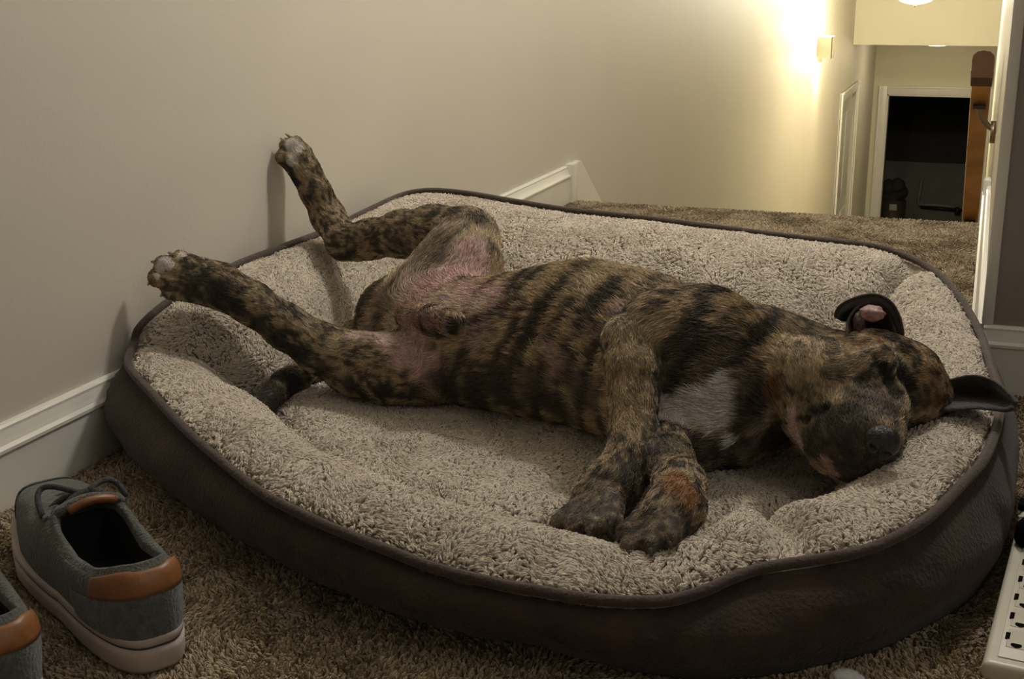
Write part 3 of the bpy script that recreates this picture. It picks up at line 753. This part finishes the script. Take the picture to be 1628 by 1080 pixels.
# ---- generic strands (hair, fleece, carpet pile) as hair curves
def scatter(v, tri, n, rng, weight=None):
    a, b, c = v[tri[:, 0]], v[tri[:, 1]], v[tri[:, 2]]
    ar = np.linalg.norm(np.cross(b - a, c - a), axis=1) / 2
    if weight is not None: ar = ar * weight[tri].mean(1)
    cs = np.cumsum(ar); k = np.searchsorted(cs, rng.random(n) * cs[-1]); k = np.minimum(k, len(tri) - 1)
    r1 = np.sqrt(rng.random(n)); r2 = rng.random(n)
    w = np.stack([1 - r1, r1 * (1 - r2), r1 * r2], -1)
    return k, w
def lerp(arr, tri, k, w): return (arr[tri[k]] * w[..., None]).sum(1)
def strands(name, pts, radius, mt, parent, colr=None):
    """pts: (N, m, 3) world points"""
    N, mm, _ = pts.shape
    hc = bpy.data.hair_curves.new(name); hc.add_curves([mm] * N)
    hc.position_data.foreach_set('vector', pts.astype(np.float32).ravel())
    ra = hc.attributes.get('radius') or hc.attributes.new('radius', 'FLOAT', 'POINT')
    ra.data.foreach_set('value', np.broadcast_to(radius, (N, mm)).astype(np.float32).ravel())
    if colr is not None:
        at_ = hc.attributes.new('tint', 'FLOAT_COLOR', 'CURVE'); at_.data.foreach_set('color', np.c_[colr, np.ones(N)].astype(np.float32).ravel())
    hc.materials.append(mt)
    o = bpy.data.objects.new(name, hc); COL.objects.link(o); o['kind'] = 'stuff'
    if parent is not None:
        o.parent = parent; o.matrix_parent_inverse = parent.matrix_world.inverted() if False else Matrix.Translation(-Vector(parent_origin(parent)))
    return o
def parent_origin(p):
    loc = Vector((0, 0, 0))
    while p is not None:
        loc += p.location; p = p.parent
    return loc
M['fur'] = strand_mat('dog_fur', attr='tint', rough=0.55)
tri = np.concatenate([dq[:, [0, 1, 2]], dq[:, [0, 2, 3]]])
rng = np.random.default_rng(11)
NF = 210000
k, w = scatter(dv, tri, NF, rng)
p0 = lerp(dv, tri, k, w); n0 = lerp(dn, tri, k, w); n0 /= np.linalg.norm(n0, axis=1, keepdims=True)
t0 = lerp(tang, tri, k, w); t0 -= n0 * (t0 * n0).sum(1, keepdims=True); t0 /= np.linalg.norm(t0, axis=1, keepdims=True) + 1e-6
fl_n = np.stack([fbm(p0 * 30, 71, 2), fbm(p0 * 30, 72, 2), fbm(p0 * 30, 73, 2)], -1) - 0.5
t0 = t0 + fl_n * 1.7 + rng.normal(0, .16, p0.shape); t0 -= n0 * (t0 * n0).sum(1, keepdims=True); t0 /= np.linalg.norm(t0, axis=1, keepdims=True) + 1e-6
legw = lerp(isleg.astype(float)[:, None], tri, k, w)[:, 0]; headw = lerp(ishead.astype(float)[:, None], tri, k, w)[:, 0]
pawp = np.isin(cname, ['far_paw', 'near_paw', 'fore_paw', 'low_paw', 'far_pad']).astype(float)
pw_ = lerp(pawp[:, None], tri, k, w)[:, 0]
ln = (1 - .45 * pw_) * (0.0105 - 0.0055 * np.clip(legw + headw, 0, 1)) * rng.uniform(.7, 1.25, NF)
fc = lerp(col, tri, k, w) * rng.uniform(.55, 1.75, NF)[:, None]
lift = rng.uniform(.10, .32, NF)[:, None]
pts = np.stack([p0 - n0 * .0006, p0 + (t0 * .5 + n0 * lift * .9) * ln[:, None] * 0.8, p0 + (t0 + n0 * lift * .8) * ln[:, None]], 1)
strands('fur', pts, np.array([.00036, .00028, .00008]), M['fur'], dog, np.clip(fc, .003, .9))

# ---- nose, ears, claws
M['nose'] = mat('wet_black_nose', (0.018, 0.017, 0.018), 0.32, bump=0.35, bump_scale=420, spec=0.5)
def blob(name, c, axes, radii, mt, parent, sub=4, fn=None):
    bm = bmesh.new(); bmesh.ops.create_icosphere(bm, subdivisions=sub, radius=1)
    A = np.array(axes)
    for v_ in bm.verts:
        q = np.array(v_.co)
        if fn: q = fn(q)
        v_.co = Vector(c + (q * radii) @ A)
    return bm_obj(name, bm, mt, parent, smooth=True)
nc = pr_(1402, 704, 1.132)
side = np.array([.62, .0, -.78]); frontd = np.array([-.02, -.92, -.38]); frontd /= np.linalg.norm(frontd)
side = pr_(1500, 700, 1.118) - pr_(1402, 640, 1.118); side /= np.linalg.norm(side); side -= frontd * (side @ frontd); side /= np.linalg.norm(side); upn = np.cross(frontd, side)
if upn[2] < 0: upn = -upn
def nosefn(q):
    x, y, z = q                      # x across, y forward, z up
    s = 1.0 - 0.22 * max(0, -z)      # narrower below
    y2 = y * (1.0 if y < 0 else 0.85)
    for sx in (-1, 1):               # nostrils
        d = math.hypot(x - sx * .42, (z + .12) * 1.4)
        if y > 0: y2 -= 0.45 * math.exp(-(d / .2)**2)
    if y > 0: y2 -= 0.18 * math.exp(-(x / .09)**2) * (1 if z < .25 else .3)
    return np.array([x * s, y2, z])
blob('nose', nc, [side, frontd, upn], np.array([.0165, .014, .0175]), M['nose'], dog, 5, nosefn)
M['ear_skin'] = mat('dark_ear', (0.030, 0.021, 0.017), 0.75, 60, 0.3, 0.3, 200, sheen=0.2)
M['ear_in'] = mat('ear_inside_skin', (0.080, 0.050, 0.042), 0.6, 90, 0.3, 0.3, 160)
M['claw'] = mat('dark_claw', (0.05, 0.04, 0.035), 0.4)
def shell(name, grid, th, mt, parent):
    """thick sheet from a grid of points (rows x cols)"""
    g = np.array(grid, float); R_, C_ = g.shape[:2]
    gu = np.gradient(g, axis=0); gv = np.gradient(g, axis=1); n = np.cross(gu, gv); n /= np.linalg.norm(n, axis=2, keepdims=True) + 1e-9
    tt_ = th * np.ones((R_, C_)); tt_[0] *= .4; tt_[-1] *= .4; tt_[:, 0] *= .4; tt_[:, -1] *= .4
    a = (g + n * tt_[..., None] / 2).reshape(-1, 3); b = (g - n * tt_[..., None] / 2).reshape(-1, 3); N_ = R_ * C_
    f = []
    for i in range(R_ - 1):
        for j in range(C_ - 1):
            q_ = (i * C_ + j, i * C_ + j + 1, (i + 1) * C_ + j + 1, (i + 1) * C_ + j)
            f.append(q_); f.append(tuple(N_ + x for x in q_[::-1]))
    rim_ = [(0, j) for j in range(C_)] + [(i, C_ - 1) for i in range(1, R_)] + [(R_ - 1, j) for j in range(C_ - 2, -1, -1)] + [(i, 0) for i in range(R_ - 2, 0, -1)]
    ids = [i * C_ + j for i, j in rim_]
    for x in range(len(ids)):
        y = (x + 1) % len(ids); f.append((ids[y], ids[x], N_ + ids[x], N_ + ids[y]))
    return mesh_obj(name, np.r_[a, b], f, mt, parent)
def rows(curves, n=14, m=22):
    """curves: list of rows of (px, py, depth Y); smooth grid through them"""
    R_ = [catmull([pr_(*p) for p in r], m) for r in curves]
    R_ = np.array(R_)
    return np.stack([catmull(R_[:, j], n) for j in range(m)], 1)
# raised ear: a flap curling over the top of a pink cup
shell('ear', rows([
    [(1326, 504, 1.285), (1334, 487, 1.285), (1358, 474, 1.285), (1388, 468, 1.29), (1414, 478, 1.295), (1430, 503, 1.295), (1437, 535, 1.29)],
    [(1337, 510, 1.30), (1342, 496, 1.31), (1360, 483, 1.32), (1388, 476, 1.325), (1410, 486, 1.325), (1423, 507, 1.315), (1430, 538, 1.30)],
    [(1348, 511, 1.30), (1352, 500, 1.315), (1366, 490, 1.33), (1388, 484, 1.335), (1404, 493, 1.33), (1415, 512, 1.32), (1422, 540, 1.30)]]), .004, M['ear_skin'], dog)
earcup = shell('ear_inside', rows([
    [(1346, 540, 1.262), (1347, 512, 1.275), (1362, 488, 1.285), (1385, 480, 1.295), (1408, 489, 1.305), (1420, 514, 1.30), (1428, 540, 1.29)],
    [(1352, 540, 1.27), (1356, 514, 1.295), (1368, 498, 1.31), (1385, 492, 1.315), (1402, 499, 1.315), (1412, 518, 1.31), (1418, 540, 1.30)],
    [(1362, 542, 1.28), (1368, 522, 1.31), (1376, 512, 1.325), (1386, 508, 1.33), (1396, 513, 1.325), (1402, 526, 1.315), (1406, 542, 1.30)],
    [(1376, 544, 1.29), (1380, 530, 1.315), (1383, 524, 1.325), (1387, 522, 1.33), (1390, 525, 1.325), (1392, 533, 1.315), (1394, 544, 1.30)]], 12, 22), .004, M['ear_in'], dog)
M['ear_fold'] = mat('pink_ear_fold', (0.40, 0.24, 0.23), 0.5, 120, 0.25, 0.3, 200)
blob('ear_fold', pr_(1386, 499, 1.283), [np.array([1, 0, 0]), np.array([0, 1, 0]), np.array([0, 0, 1])], np.array([.0125, .010, .0085]), M['ear_fold'], earcup, 4, lambda q: q * (1 + .5 * (fbm(q[None] * 2.2, 9)[0] - .5)))
blob('ear_fold', pr_(1366, 512, 1.280), [np.array([1, 0, 0]), np.array([0, 1, 0]), np.array([0, 0, 1])], np.array([.006, .008, .011]), M['ear_in'], earcup, 4, lambda q: q * (1 + .5 * (fbm(q[None] * 2.2, 5)[0] - .5)))
# lower ear: a flap lying out over the edge of the bed
shell('ear', rows([
    [(1488, 612, 1.29), (1515, 603, 1.29), (1548, 597, 1.285), (1580, 606, 1.275), (1603, 625, 1.26), (1617, 640, 1.25)],
    [(1486, 626, 1.29), (1515, 618, 1.305), (1550, 615, 1.305), (1580, 621, 1.295), (1602, 634, 1.275), (1617, 643, 1.25)],
    [(1486, 642, 1.28), (1515, 637, 1.29), (1550, 635, 1.295), (1580, 638, 1.285), (1600, 644, 1.268), (1615, 647, 1.25)],
    [(1490, 656, 1.26), (1515, 653, 1.255), (1550, 650, 1.255), (1580, 652, 1.255), (1598, 654, 1.252), (1611, 650, 1.248)]]), .005, M['ear_skin'], dog)
def claw(px, py, Y, dx, dy, dY, mode='y', mt=None):
    a = pr_(px, py, Y, mode); b = pr_(px + dx, py + dy, Y + dY, mode)
    mid = (a + b) / 2 + np.array([0, 0, .001])
    tube('claw', catmull([a, mid, b], 7), np.linspace(.0034, .0010, 7), mt or M['claw'], dog, 8)
M['pale_claw'] = mat('pale_claw', (0.30, 0.23, 0.18), 0.4)
for a_ in ((884, 842, .99, -14, 10, -.004), (906, 848, .975, -9, 9, -.003), (938, 848, .97, -4, 9, -.003), (970, 842, .98, 2, 10, -.002)): claw(*a_)
for a_ in ((988, 852, .950, -6, 11, -.004), (1002, 879, .928, -3, 11, -.004), (1034, 876, .926, 2, 10, -.004), (1064, 864, .936, 4, 10, -.004)): claw(*a_)
for a_ in ((275, 406, 1.275, -8, -4, -.002), (248, 418, 1.262, -8, -1, -.002), (240, 450, 1.252, -5, 4, -.002), (261, 468, 1.25, -6, 4, -.002)): claw(*a_, mt=M['pale_claw'])
for a_ in ((464, 221, -.945, -10, -8, -.004), (451, 227, -.953, -5, -8, -.004), (447, 244, -.955, -5, -6, -.004)): claw(*a_, mode='x', mt=M['pale_claw'])
# ------------------------------------------------------------------ fleece pile on the bed lining
def mesh_arrays(o, off):
    me_ = o.data; n = len(me_.vertices)
    v_ = np.zeros(n * 3, np.float32); me_.vertices.foreach_get('co', v_); v_ = v_.reshape(-1, 3).astype(float) + np.array(off)
    nn = np.zeros(n * 3, np.float32); me_.vertex_normals.foreach_get('vector', nn); nn = nn.reshape(-1, 3).astype(float)
    me_.calc_loop_triangles(); t_ = np.zeros(len(me_.loop_triangles) * 3, np.int32); me_.loop_triangles.foreach_get('vertices', t_)
    return v_, nn, t_.reshape(-1, 3)
M['pile'] = strand_mat('fleece_pile', attr='tint', rough=0.9, spec=0.02)
def cellrand(ci, s):
    h = (ci[:, 0] * 73856093) ^ (ci[:, 1] * 19349663) ^ (ci[:, 2] * 83492791) ^ (s * 2654435761)
    h = (h ^ (h >> 13)) * 1274126177 & 0x7fffffff
    return (h % 100003) / 100003.0
def fleece(o, off, N, seed, name, parent, length=.0052, cell=.0052, tint=(.56, .50, .42), r0=.00095, weight=None, flat=.55):
    rng = np.random.default_rng(seed)
    v_, nn, t_ = mesh_arrays(o, off)
    if nn[:, 2].mean() < 0: nn = -nn
    k, w = scatter(v_, t_, N, rng, weight)
    p = lerp(v_, t_, k, w); n = lerp(nn, t_, k, w); n /= np.linalg.norm(n, axis=1, keepdims=True)
    ci = np.floor((p + (np.stack([noise(p * 60, s) for s in (1, 2, 3)], -1) - .5) * .012) / cell).astype(np.int64)
    cd = np.stack([cellrand(ci, s) for s in (1, 2, 3)], -1) - .5
    fl = np.stack([fbm(p * 22, s, 2) for s in (81, 82, 83)], -1) - .5
    d = cd * 1.0 + fl * 4.0; d -= n * (d * n).sum(1, keepdims=True); d /= np.linalg.norm(d, axis=1, keepdims=True) + 1e-6
    cc = (ci + .5) * cell; cc = cc - n * ((cc - p) * n).sum(1, keepdims=True)
    ln = length * rng.uniform(.75, 1.2, N)[:, None]
    tip = p + (cc - p) * .42 + d * ln * flat + n * ln * .75 + rng.normal(0, .0007, p.shape)
    mid = p * .55 + tip * .45 + n * ln * .28 - d * ln * .10
    tip2 = tip + d * ln * .34 - n * ln * .16
    shade = (.88 + .24 * rng.random(N))[:, None] * (.95 + .10 * cellrand(ci, 7))[:, None]
    c = np.array(tint) * shade
    return strands(name, np.stack([p - n * .001, mid, tip, tip2], 1), np.array([r0, r0 * .95, r0 * .8, r0 * .35]), M['pile'], parent, np.clip(c, 0, .9))
wl = np.ones(len(lining.data.vertices)); wl[:NT] = .0; wl[NT:2 * NT] = .0; wl[2 * NT:3 * NT] = .5
fleece(lining, B0, 400000, 21, 'fleece_pile', lining, weight=wl)
fleece(cushion, B0, 240000, 22, 'fleece_pile', cushion, length=.0050)

# ------------------------------------------------------------------ carpet pile on the visible floor
def in_poly(P_, poly):
    x, y = P_[:, 0], P_[:, 1]; r = np.zeros(len(P_), bool); j = len(poly) - 1
    for i in range(len(poly)):
        xi, yi = poly[i]; xj, yj = poly[j]
        cnd = ((yi > y) != (yj > y)) & (x < (xj - xi) * (y - yi) / (yj - yi + 1e-12) + xi)
        r ^= cnd; j = i
    return r
rng = np.random.default_rng(31); CELL = .0048
def carpet(xr, yr, N, holes, name, tint, ln=.0060, r0=.0010, edge=None):
    p = np.c_[rng.uniform(*xr, N), rng.uniform(*yr, N), np.zeros(N)]
    keep = np.ones(N, bool)
    for h in holes: keep &= ~in_poly(p, h)
    p = p[keep]; n_ = len(p)
    ci = np.floor((p + (np.stack([noise(p * 90, s) for s in (1, 2, 3)], -1) - .5) * .006) / CELL).astype(np.int64); ci[:, 2] = 0
    fl = np.stack([fbm(p * 16, s, 2) for s in (91, 92)], -1) - .5
    cd = np.stack([cellrand(ci, 1), cellrand(ci, 2)], -1) - .5
    d = np.c_[fl * 3 + cd * .9, np.zeros(n_)]
    cc = (ci + .5) * CELL; cc[:, 2] = 0
    L_ = ln * rng.uniform(.7, 1.25, n_)[:, None]
    tip = p + (cc - p) * .4 + d * L_ * .55; tip[:, 2] = L_[:, 0] * .75
    t2 = tip + d * L_ * .35; t2[:, 2] = L_[:, 0] * .82
    sh = (.62 + .76 * rng.random(n_))[:, None] * (.8 + .4 * cellrand(ci, 5))[:, None] * (.8 + .4 * fbm(p * 5, 95))[:, None]
    strands(name, np.stack([p, p * .5 + tip * .5 + np.array([0, 0, .001]), tip, t2], 1), np.array([r0, r0, r0 * .8, r0 * .4]), M['pile'], bpy.data.objects['floor'], np.clip(np.array(tint) * sh, 0, .9))
bedpoly = [tuple(x) for x in (footS + inn * 0.02)]
carpet((WX + .015, RX - .016), (1.55, LAND), 200000, [bedpoly], 'carpet_pile', (.36, .292, .20))
near = [(WX, .72), (.16, .72), (.16, 1.55), (WX, 1.55)]
carpet((WX + .015, .16), (.72, 1.55), 260000, [bedpoly], 'carpet_pile', (.38, .308, .212))
carpet((WX + .015, 1.1), (.15, GY - .02), 300000, [bedpoly, near, [(WX - .1, 1.55), (RX, 1.55), (RX, 2), (WX - .1, 2)]], 'carpet_pile', (.37, .30, .206), ln=.007, r0=.0015)

# ------------------------------------------------------------------ sneakers
M['canvas'] = mat('olive_grey_suede', (0.085, 0.09, 0.076), 0.9, 120, 0.35, 0.5, 380, spec=0.15, sheen=0.3)
M['counter'] = mat('slate_suede', (0.105, 0.118, 0.116), 0.9, 120, 0.3, 0.5, 380, spec=0.15, sheen=0.3)
M['leather'] = mat('tan_leather', (0.235, 0.095, 0.032), 0.42, 45, 0.25, 0.10, 70)
M['rubber'] = mat('off_white_rubber', (0.50, 0.43, 0.39), 0.6, 25, 0.12, 0.05, 80)
M['rubber2'] = mat('dark_rubber', (0.05, 0.045, 0.04), 0.7)
M['lining'] = mat('black_lining', (0.012, 0.012, 0.012), 0.95)
M['lace'] = mat('charcoal_lace', (0.05, 0.052, 0.05), 0.9, 200, 0.3, 0.4, 500)
SL = 0.325
def s_half(u): return np.interp(u / SL, [0, .06, .15, .4, .72, .9, 1], [.040, .0415, .041, .0385, .051, .051, .047])
def s_out(a, off=0.0):
    t = 2 * math.pi * a; u = SL / 2 * (1 - np.cos(t)); s = np.sin(t)
    p = s_half(u) * np.sign(s) * np.abs(s) ** .60
    # centre line swings inward towards the toe
    c = -0.010 * sstep(.4 * SL, SL, u)
    k = 1 + off / .045
    return np.stack([(u - SL * .5) * (1 + off / .16) + SL * .5, p * k + c], -1)
def s_spring(u): return 0.012 * sstep(.72 * SL, SL, u)
def s_top(a):
    o = s_out(a); u = o[..., 0]; p = o[..., 1]
    th = .575 * SL
    tu = np.where(u < .42 * SL, u, .42 * SL + (th - .42 * SL) * (1 - np.exp(-(u - .42 * SL) / (.16 * SL))))
    tu = tu + .012 * (1 - sstep(0, .1 * SL, u))
    half = np.interp(tu / SL, [0, .1, .3, .45, .57], [.029, .034, .038, .034, .022])
    # keep the angle order: sideways position relative to the sole's own
    rel_ = np.clip(p / np.maximum(s_half(u), 1e-4), -1, 1)
    tp = half * np.sign(rel_) * np.abs(rel_) ** .8
    z = np.interp(tu / SL, [0, .05, .16, .30, .42, .50, .58], [.090, .089, .076, .072, .080, .090, .086])
    return np.stack([tu, tp, z], -1)
def s_surf(a, v, off=0.0):
    a = np.asarray(a, float); v = np.asarray(v, float)
    o = s_out(a); T = s_top(a); u = o[..., 0]; toe = sstep(.5 * SL, .8 * SL, u)
    h = (v ** (1.15 + 1.0 * toe))
    x = o[..., 0] * (1 - h) + T[..., 0] * h; y = o[..., 1] * (1 - h) + T[..., 1] * h
    zs = .024 + s_spring(u)
    zh = zs + (T[..., 2] - zs) * np.sin(math.pi / 2 * v)
    rise = .020 * np.sin(math.pi / 2 * np.clip(v / .28, 0, 1))
    zt_ = zs + rise + (T[..., 2] - zs - .020) * v ** 1.25
    zz = zh * (1 - toe) + zt_ * toe
    bul = np.sin(math.pi * v) * (.005 - .004 * toe) + off - .002 * toe
    cx = x - (SL * .35); n = np.stack([np.where(u < .15 * SL, -(1 - u / (.15 * SL)), np.where(u > .75 * SL, (u / SL - .75) / .25, 0)), np.sign(o[..., 1]) * np.clip(np.abs(o[..., 1]) / .03, 0, 1)], -1)
    n /= np.linalg.norm(n, axis=-1, keepdims=True) + 1e-6
    return np.stack([x + n[..., 0] * bul, y + n[..., 1] * bul, zz + off * .5 * toe], -1)
def make_shoe(label, loc, rz, mirror):
    t = set_props(empty('sneaker', loc, rz), label, 'shoe', 'pair of suede sneakers on the carpet')
    sg = -1 if mirror else 1
    fx = lambda g: np.asarray(g) * np.array([1, sg, 1])
    K = 96; a = np.arange(K) / K
    # sole: outsole, rubber sidewall, dark groove, top lip
    o = s_out(a)
    u = o[:, 0]; top = .030 + s_spring(u) + .004 * (1 - sstep(0, .5 * SL, u))
    def ring(off, z): q = s_out(a, off); return np.c_[q, z]
    gr = .7
    rings = [ring(-.006, s_spring(u)), ring(.001, s_spring(u) + .001), ring(.0035, s_spring(u) + .005), ring(.004, top * .5), ring(.004, top * gr - .0012), ring(.0022, top * gr - .0006), ring(.0022, top * gr + .0016), ring(.0036, top * gr + .0022), ring(.0036, top - .002), ring(.002, top), ring(-.003, top)]
    v = fx(np.concatenate(rings)); f = []; fm = []
    for i in range(len(rings) - 1):
        for k in range(K):
            q = (i * K + k, i * K + (k + 1) % K, (i + 1) * K + (k + 1) % K, (i + 1) * K + k); f.append(q if not mirror else q[::-1]); fm.append(1 if i == 5 else 0)
    f.append(tuple(range(K))[::-1]); fm.append(1)
    mesh_obj('sole', v, f, None, t, mats=[M['rubber'], M['rubber2']], fmat=fm)
    # upper shell with a rolled collar and a dark inside
    vs = np.linspace(0, 1, 14); rings = [s_surf(a, np.full(K, q)) for q in vs]
    T = rings[-1]; cen = np.array([.30 * SL, 0, 0])
    def inset(d, dz):
        q = T.copy(); w_ = q[:, :2] - np.array([.30 * SL, -.002]); w_ /= np.linalg.norm(w_, axis=1, keepdims=True) + 1e-6
        q[:, :2] -= w_ * d; q[:, 2] += dz; return q
    rings += [inset(.002, .0032), inset(.005, .0035), inset(.009, .0005), inset(.010, -.006)]
    nu = len(rings)
    low = inset(.004, 0); low[:, 2] = .032
    mid_ = inset(.007, 0); mid_[:, 2] = .5 * (T[:, 2] + .032)
    rings += [mid_, low]
    v = fx(np.concatenate(rings)); f = []; fm = []
    for i in range(len(rings) - 1):
        for k in range(K):
            q = (i * K + k, i * K + (k + 1) % K, (i + 1) * K + (k + 1) % K, (i + 1) * K + k); f.append(q if not mirror else q[::-1]); fm.append(0 if i < nu - 1 else 1)
    f.append(tuple((len(rings) - 1) * K + k for k in range(K))); fm.append(1)
    mesh_obj('upper', v, f, None, t, mats=[M['canvas'], M['lining']], fmat=fm)
    def overlay(name, a0, a1, v0, v1, off, mt, na=40, nv=10, th=.0015):
        A_ = np.linspace(a0, a1, na); rows_ = []
        for q in np.linspace(0, 1, nv):
            lo_ = np.array([v0(x) for x in A_]); hi_ = np.array([v1(x) for x in A_])
            rows_.append(fx(s_surf(A_ % 1.0, lo_ + (hi_ - lo_) * q, off)))
        return shell(name, rows_, th, mt, t)
    ov = overlay('heel_counter', -.17, .17, lambda x: .02, lambda x: .54 - 1.0 * abs(x) ** 1.2, .0016, M['counter'])
    overlay('heel_patch', -.125, .125, lambda x: .50 - .3 * abs(x), lambda x: 1.03 - .16 * sstep(.06, .125, abs(x)) - .10 * math.exp(-(x / .03) ** 2), .0022, M['leather'])
    overlay('toe_cap', .40, .60, lambda x: .03, lambda x: .42 - 30 * (x - .5) ** 2, .0012, M['canvas'], 40, 8)
    for s_ in (-1, 1):
        overlay('eyestay', .5 - s_ * .245 if s_ > 0 else .5 + .10, .5 - s_ * .10 if s_ > 0 else .5 + .245, lambda x: .80, lambda x: .985, .0014, M['canvas'], 24, 5)
    # tongue with a tan lined top edge, laces across it
    rows_ = []
    for q, (uu, zz, hw) in enumerate([(.70, .070, .022), (.62, .080, .026), (.55, .091, .029), (.50, .099, .031), (.465, .103, .032), (.45, .101, .031)]):
        yy = np.linspace(-1, 1, 15)
        rows_.append(fx(np.c_[uu * SL + .006 * yy ** 2, yy * hw - .004, zz - .012 * yy ** 2]))
    tg = shell('tongue', rows_, .006, M['canvas'], t)
    yy = np.linspace(-.72, .72, 13)
    pa = fx(np.c_[np.full(13, .447 * SL) + .006 * yy ** 2, yy * .029 - .004, .1015 - .012 * yy ** 2])
    tube('tongue_edge', pa, .0042, M['leather'], tg, 8)
    for i, uu in enumerate((.53, .585, .64, .69)):
        zc = np.interp(uu, [.53, .69], [.100, .080])
        yy = np.linspace(-1, 1, 11)
        tube('lace', fx(np.c_[(uu + .02 * yy * (1 if i % 2 else -1)) * SL, yy * .029 - .005, zc - .016 * yy ** 2]), .0032, M['lace'], t, 8)
    for s_ in (-1, 1):
        q = np.linspace(0, 1, 13)
        tube('lace_bow', fx(np.c_[.53 * SL + .03 * np.sin(q * math.pi) * (1 if s_ > 0 else .4), -.005 + s_ * (.004 + .034 * np.sin(q * math.pi * .5)), .100 + .008 * np.sin(q * math.pi) - .014 * q]), .0028, M['lace'], t, 8)
    return t
hd = np.array([-.842, .539]); rz = math.atan2(hd[1], hd[0])
sh0 = np.array([-.600, .768])
make_shoe('olive grey sneaker with a tan heel patch, whole beside the front of the bed', (sh0[0], sh0[1], .006), rz, False)
d_ = at(70, 965, 2, .09) - at(292, 880, 2, .09)
make_shoe('cropped olive grey sneaker at the left edge, in front of its whole mate', (sh0[0] + d_[0], sh0[1] + d_[1], .006), rz + .04, True)

# ------------------------------------------------------------------ power strip on the carpet at the right
M['plastic'] = mat('ivory_plastic', (0.52, 0.49, 0.40), 0.38, 30, 0.05, 0.03, 90)
M['plastic2'] = mat('ivory_plastic_side', (0.40, 0.36, 0.29), 0.5)
M['slot'] = mat('slot_black', (0.006, 0.006, 0.006), 0.9, spec=0.02)
PZ = .046
pa_ = at(1561, 1052, 2, PZ); pb_ = at(1626, 795, 2, PZ)
dirp = (pb_ - pa_)[:2]; dirp /= np.linalg.norm(dirp); prz = math.atan2(dirp[1], dirp[0]) - math.pi / 2
ps = set_props(empty('power_strip', (pa_[0], pa_[1], .004), prz), 'ivory plastic power strip with a plug in it, on the carpet beside the bed', 'power strip')
PW, PL = .098, .50; H_ = PZ - .004
def loc_(px, py, z=PZ):
    q = at(px, py, 2, z) - np.array([pa_[0], pa_[1], 0]); c_, s_ = math.cos(-prz), math.sin(-prz)
    return np.array([q[0] * c_ - q[1] * s_, q[0] * s_ + q[1] * c_, z - .004])
bm = bmesh.new(); add_box(bm, (.003, .003, 0), (PW - .003, PL - .003, H_ - .014)); bm_obj('base', bm, M['plastic2'], ps, True, .004, 3)
bm = bmesh.new(); add_box(bm, (0, 0, H_ - .016), (PW, PL, H_)); bm_obj('top_shell', bm, M['plastic'], ps, True, .006, 4)
bm = bmesh.new(); add_box(bm, (.010, .012, H_ - .001), (PW - .010, .285, H_ + .0012)); bm_obj('outlet_plate', bm, M['plastic'], ps, True, .001, 2)
box('plate_seam', (.0, .296, H_ - .004), (PW, .300, H_ + .0006), M['plastic2'], ps)
s1 = loc_(1602, 1014); s2 = loc_(1624, 896)
for i in range(7):
    y = s1[1] + (s2[1] - s1[1]) * i / 4.0
    if y > .28: break
    bm = bmesh.new(); add_box(bm, (.014, y - .018, H_ + .0008), (.058, y + .013, H_ + .0018))
    so = bm_obj('outlet', bm, M['plastic'], ps, True, .0006, 1)
    for (dx, wx) in ((.0, .0034), (.0155, .0040)):
        box('slot', (s1[0] + dx - wx / 2, y - .0055, H_ - .002), (s1[0] + dx + wx / 2, y + .0055, H_ + .0021), M['slot'], so)
    pts_ = [(s1[0] + .0075 + .0042 * math.cos(q), y - .0135 + .0042 * min(.55, math.sin(q)), H_ + .0012) for q in np.linspace(0, 2 * math.pi, 16, endpoint=False)]
    bm = bmesh.new(); add_prism(bm, pts_, (0, 0, .0009)); bm_obj('ground_hole', bm, M['slot'], so)
sw = loc_(1626, 806)
box('switch', (sw[0] - .004, sw[1] - .010, H_ - .001), (sw[0] + .02, sw[1] + .010, H_ + .006), M['slot'], ps, bevel=.002)
pg = loc_(1628, 866)
plug = set_props(empty('plug', (0, 0, 0)), 'round black plug pushed into the ivory power strip', 'plug')
P3 = np.array([pa_[0], pa_[1], .004]); c_, s_ = math.cos(prz), math.sin(prz)
def toW(q): return np.array([q[0] * c_ - q[1] * s_, q[0] * s_ + q[1] * c_, q[2]]) + P3
pw = toW((pg[0] + .004, pg[1], H_ + .0018)); plug.location = tuple(pw)
tube('plug_body', [(0, 0, 0), (0, 0, .004), (0, 0, .018), (0, 0, .024)], [.012, .0135, .0125, .008], M['slot'], plug, 20)
cp = [(0.004, 0, .018), (.03, 0, .03), (.07, .01, .022), (.12, .03, -.02), (.2, .06, pw[2] * -1 + .006)]
tube('plug_cord', catmull(cp, 24), .003, M['slot'], plug, 8)

# small white scrap on the carpet by the front of the bed
sp_ = at(1347, 1076, 2, .012)
bm = bmesh.new(); bmesh.ops.create_icosphere(bm, subdivisions=4, radius=.0115)
for v_ in bm.verts:
    q = np.array(v_.co); r_ = 1 + .55 * (fbm(q[None] * 130, 3)[0] - .5); v_.co = Vector(q * r_ * np.array([1.15, .9, .75]))
sc_ = bm_obj('paper_scrap', bm, mat('white_paper', (.60, .60, .62), .7), None, smooth=False)
sc_.location = (sp_[0], sp_[1], .009)
set_props(sc_, 'small crumpled white scrap on the carpet in front of the bed', 'paper')
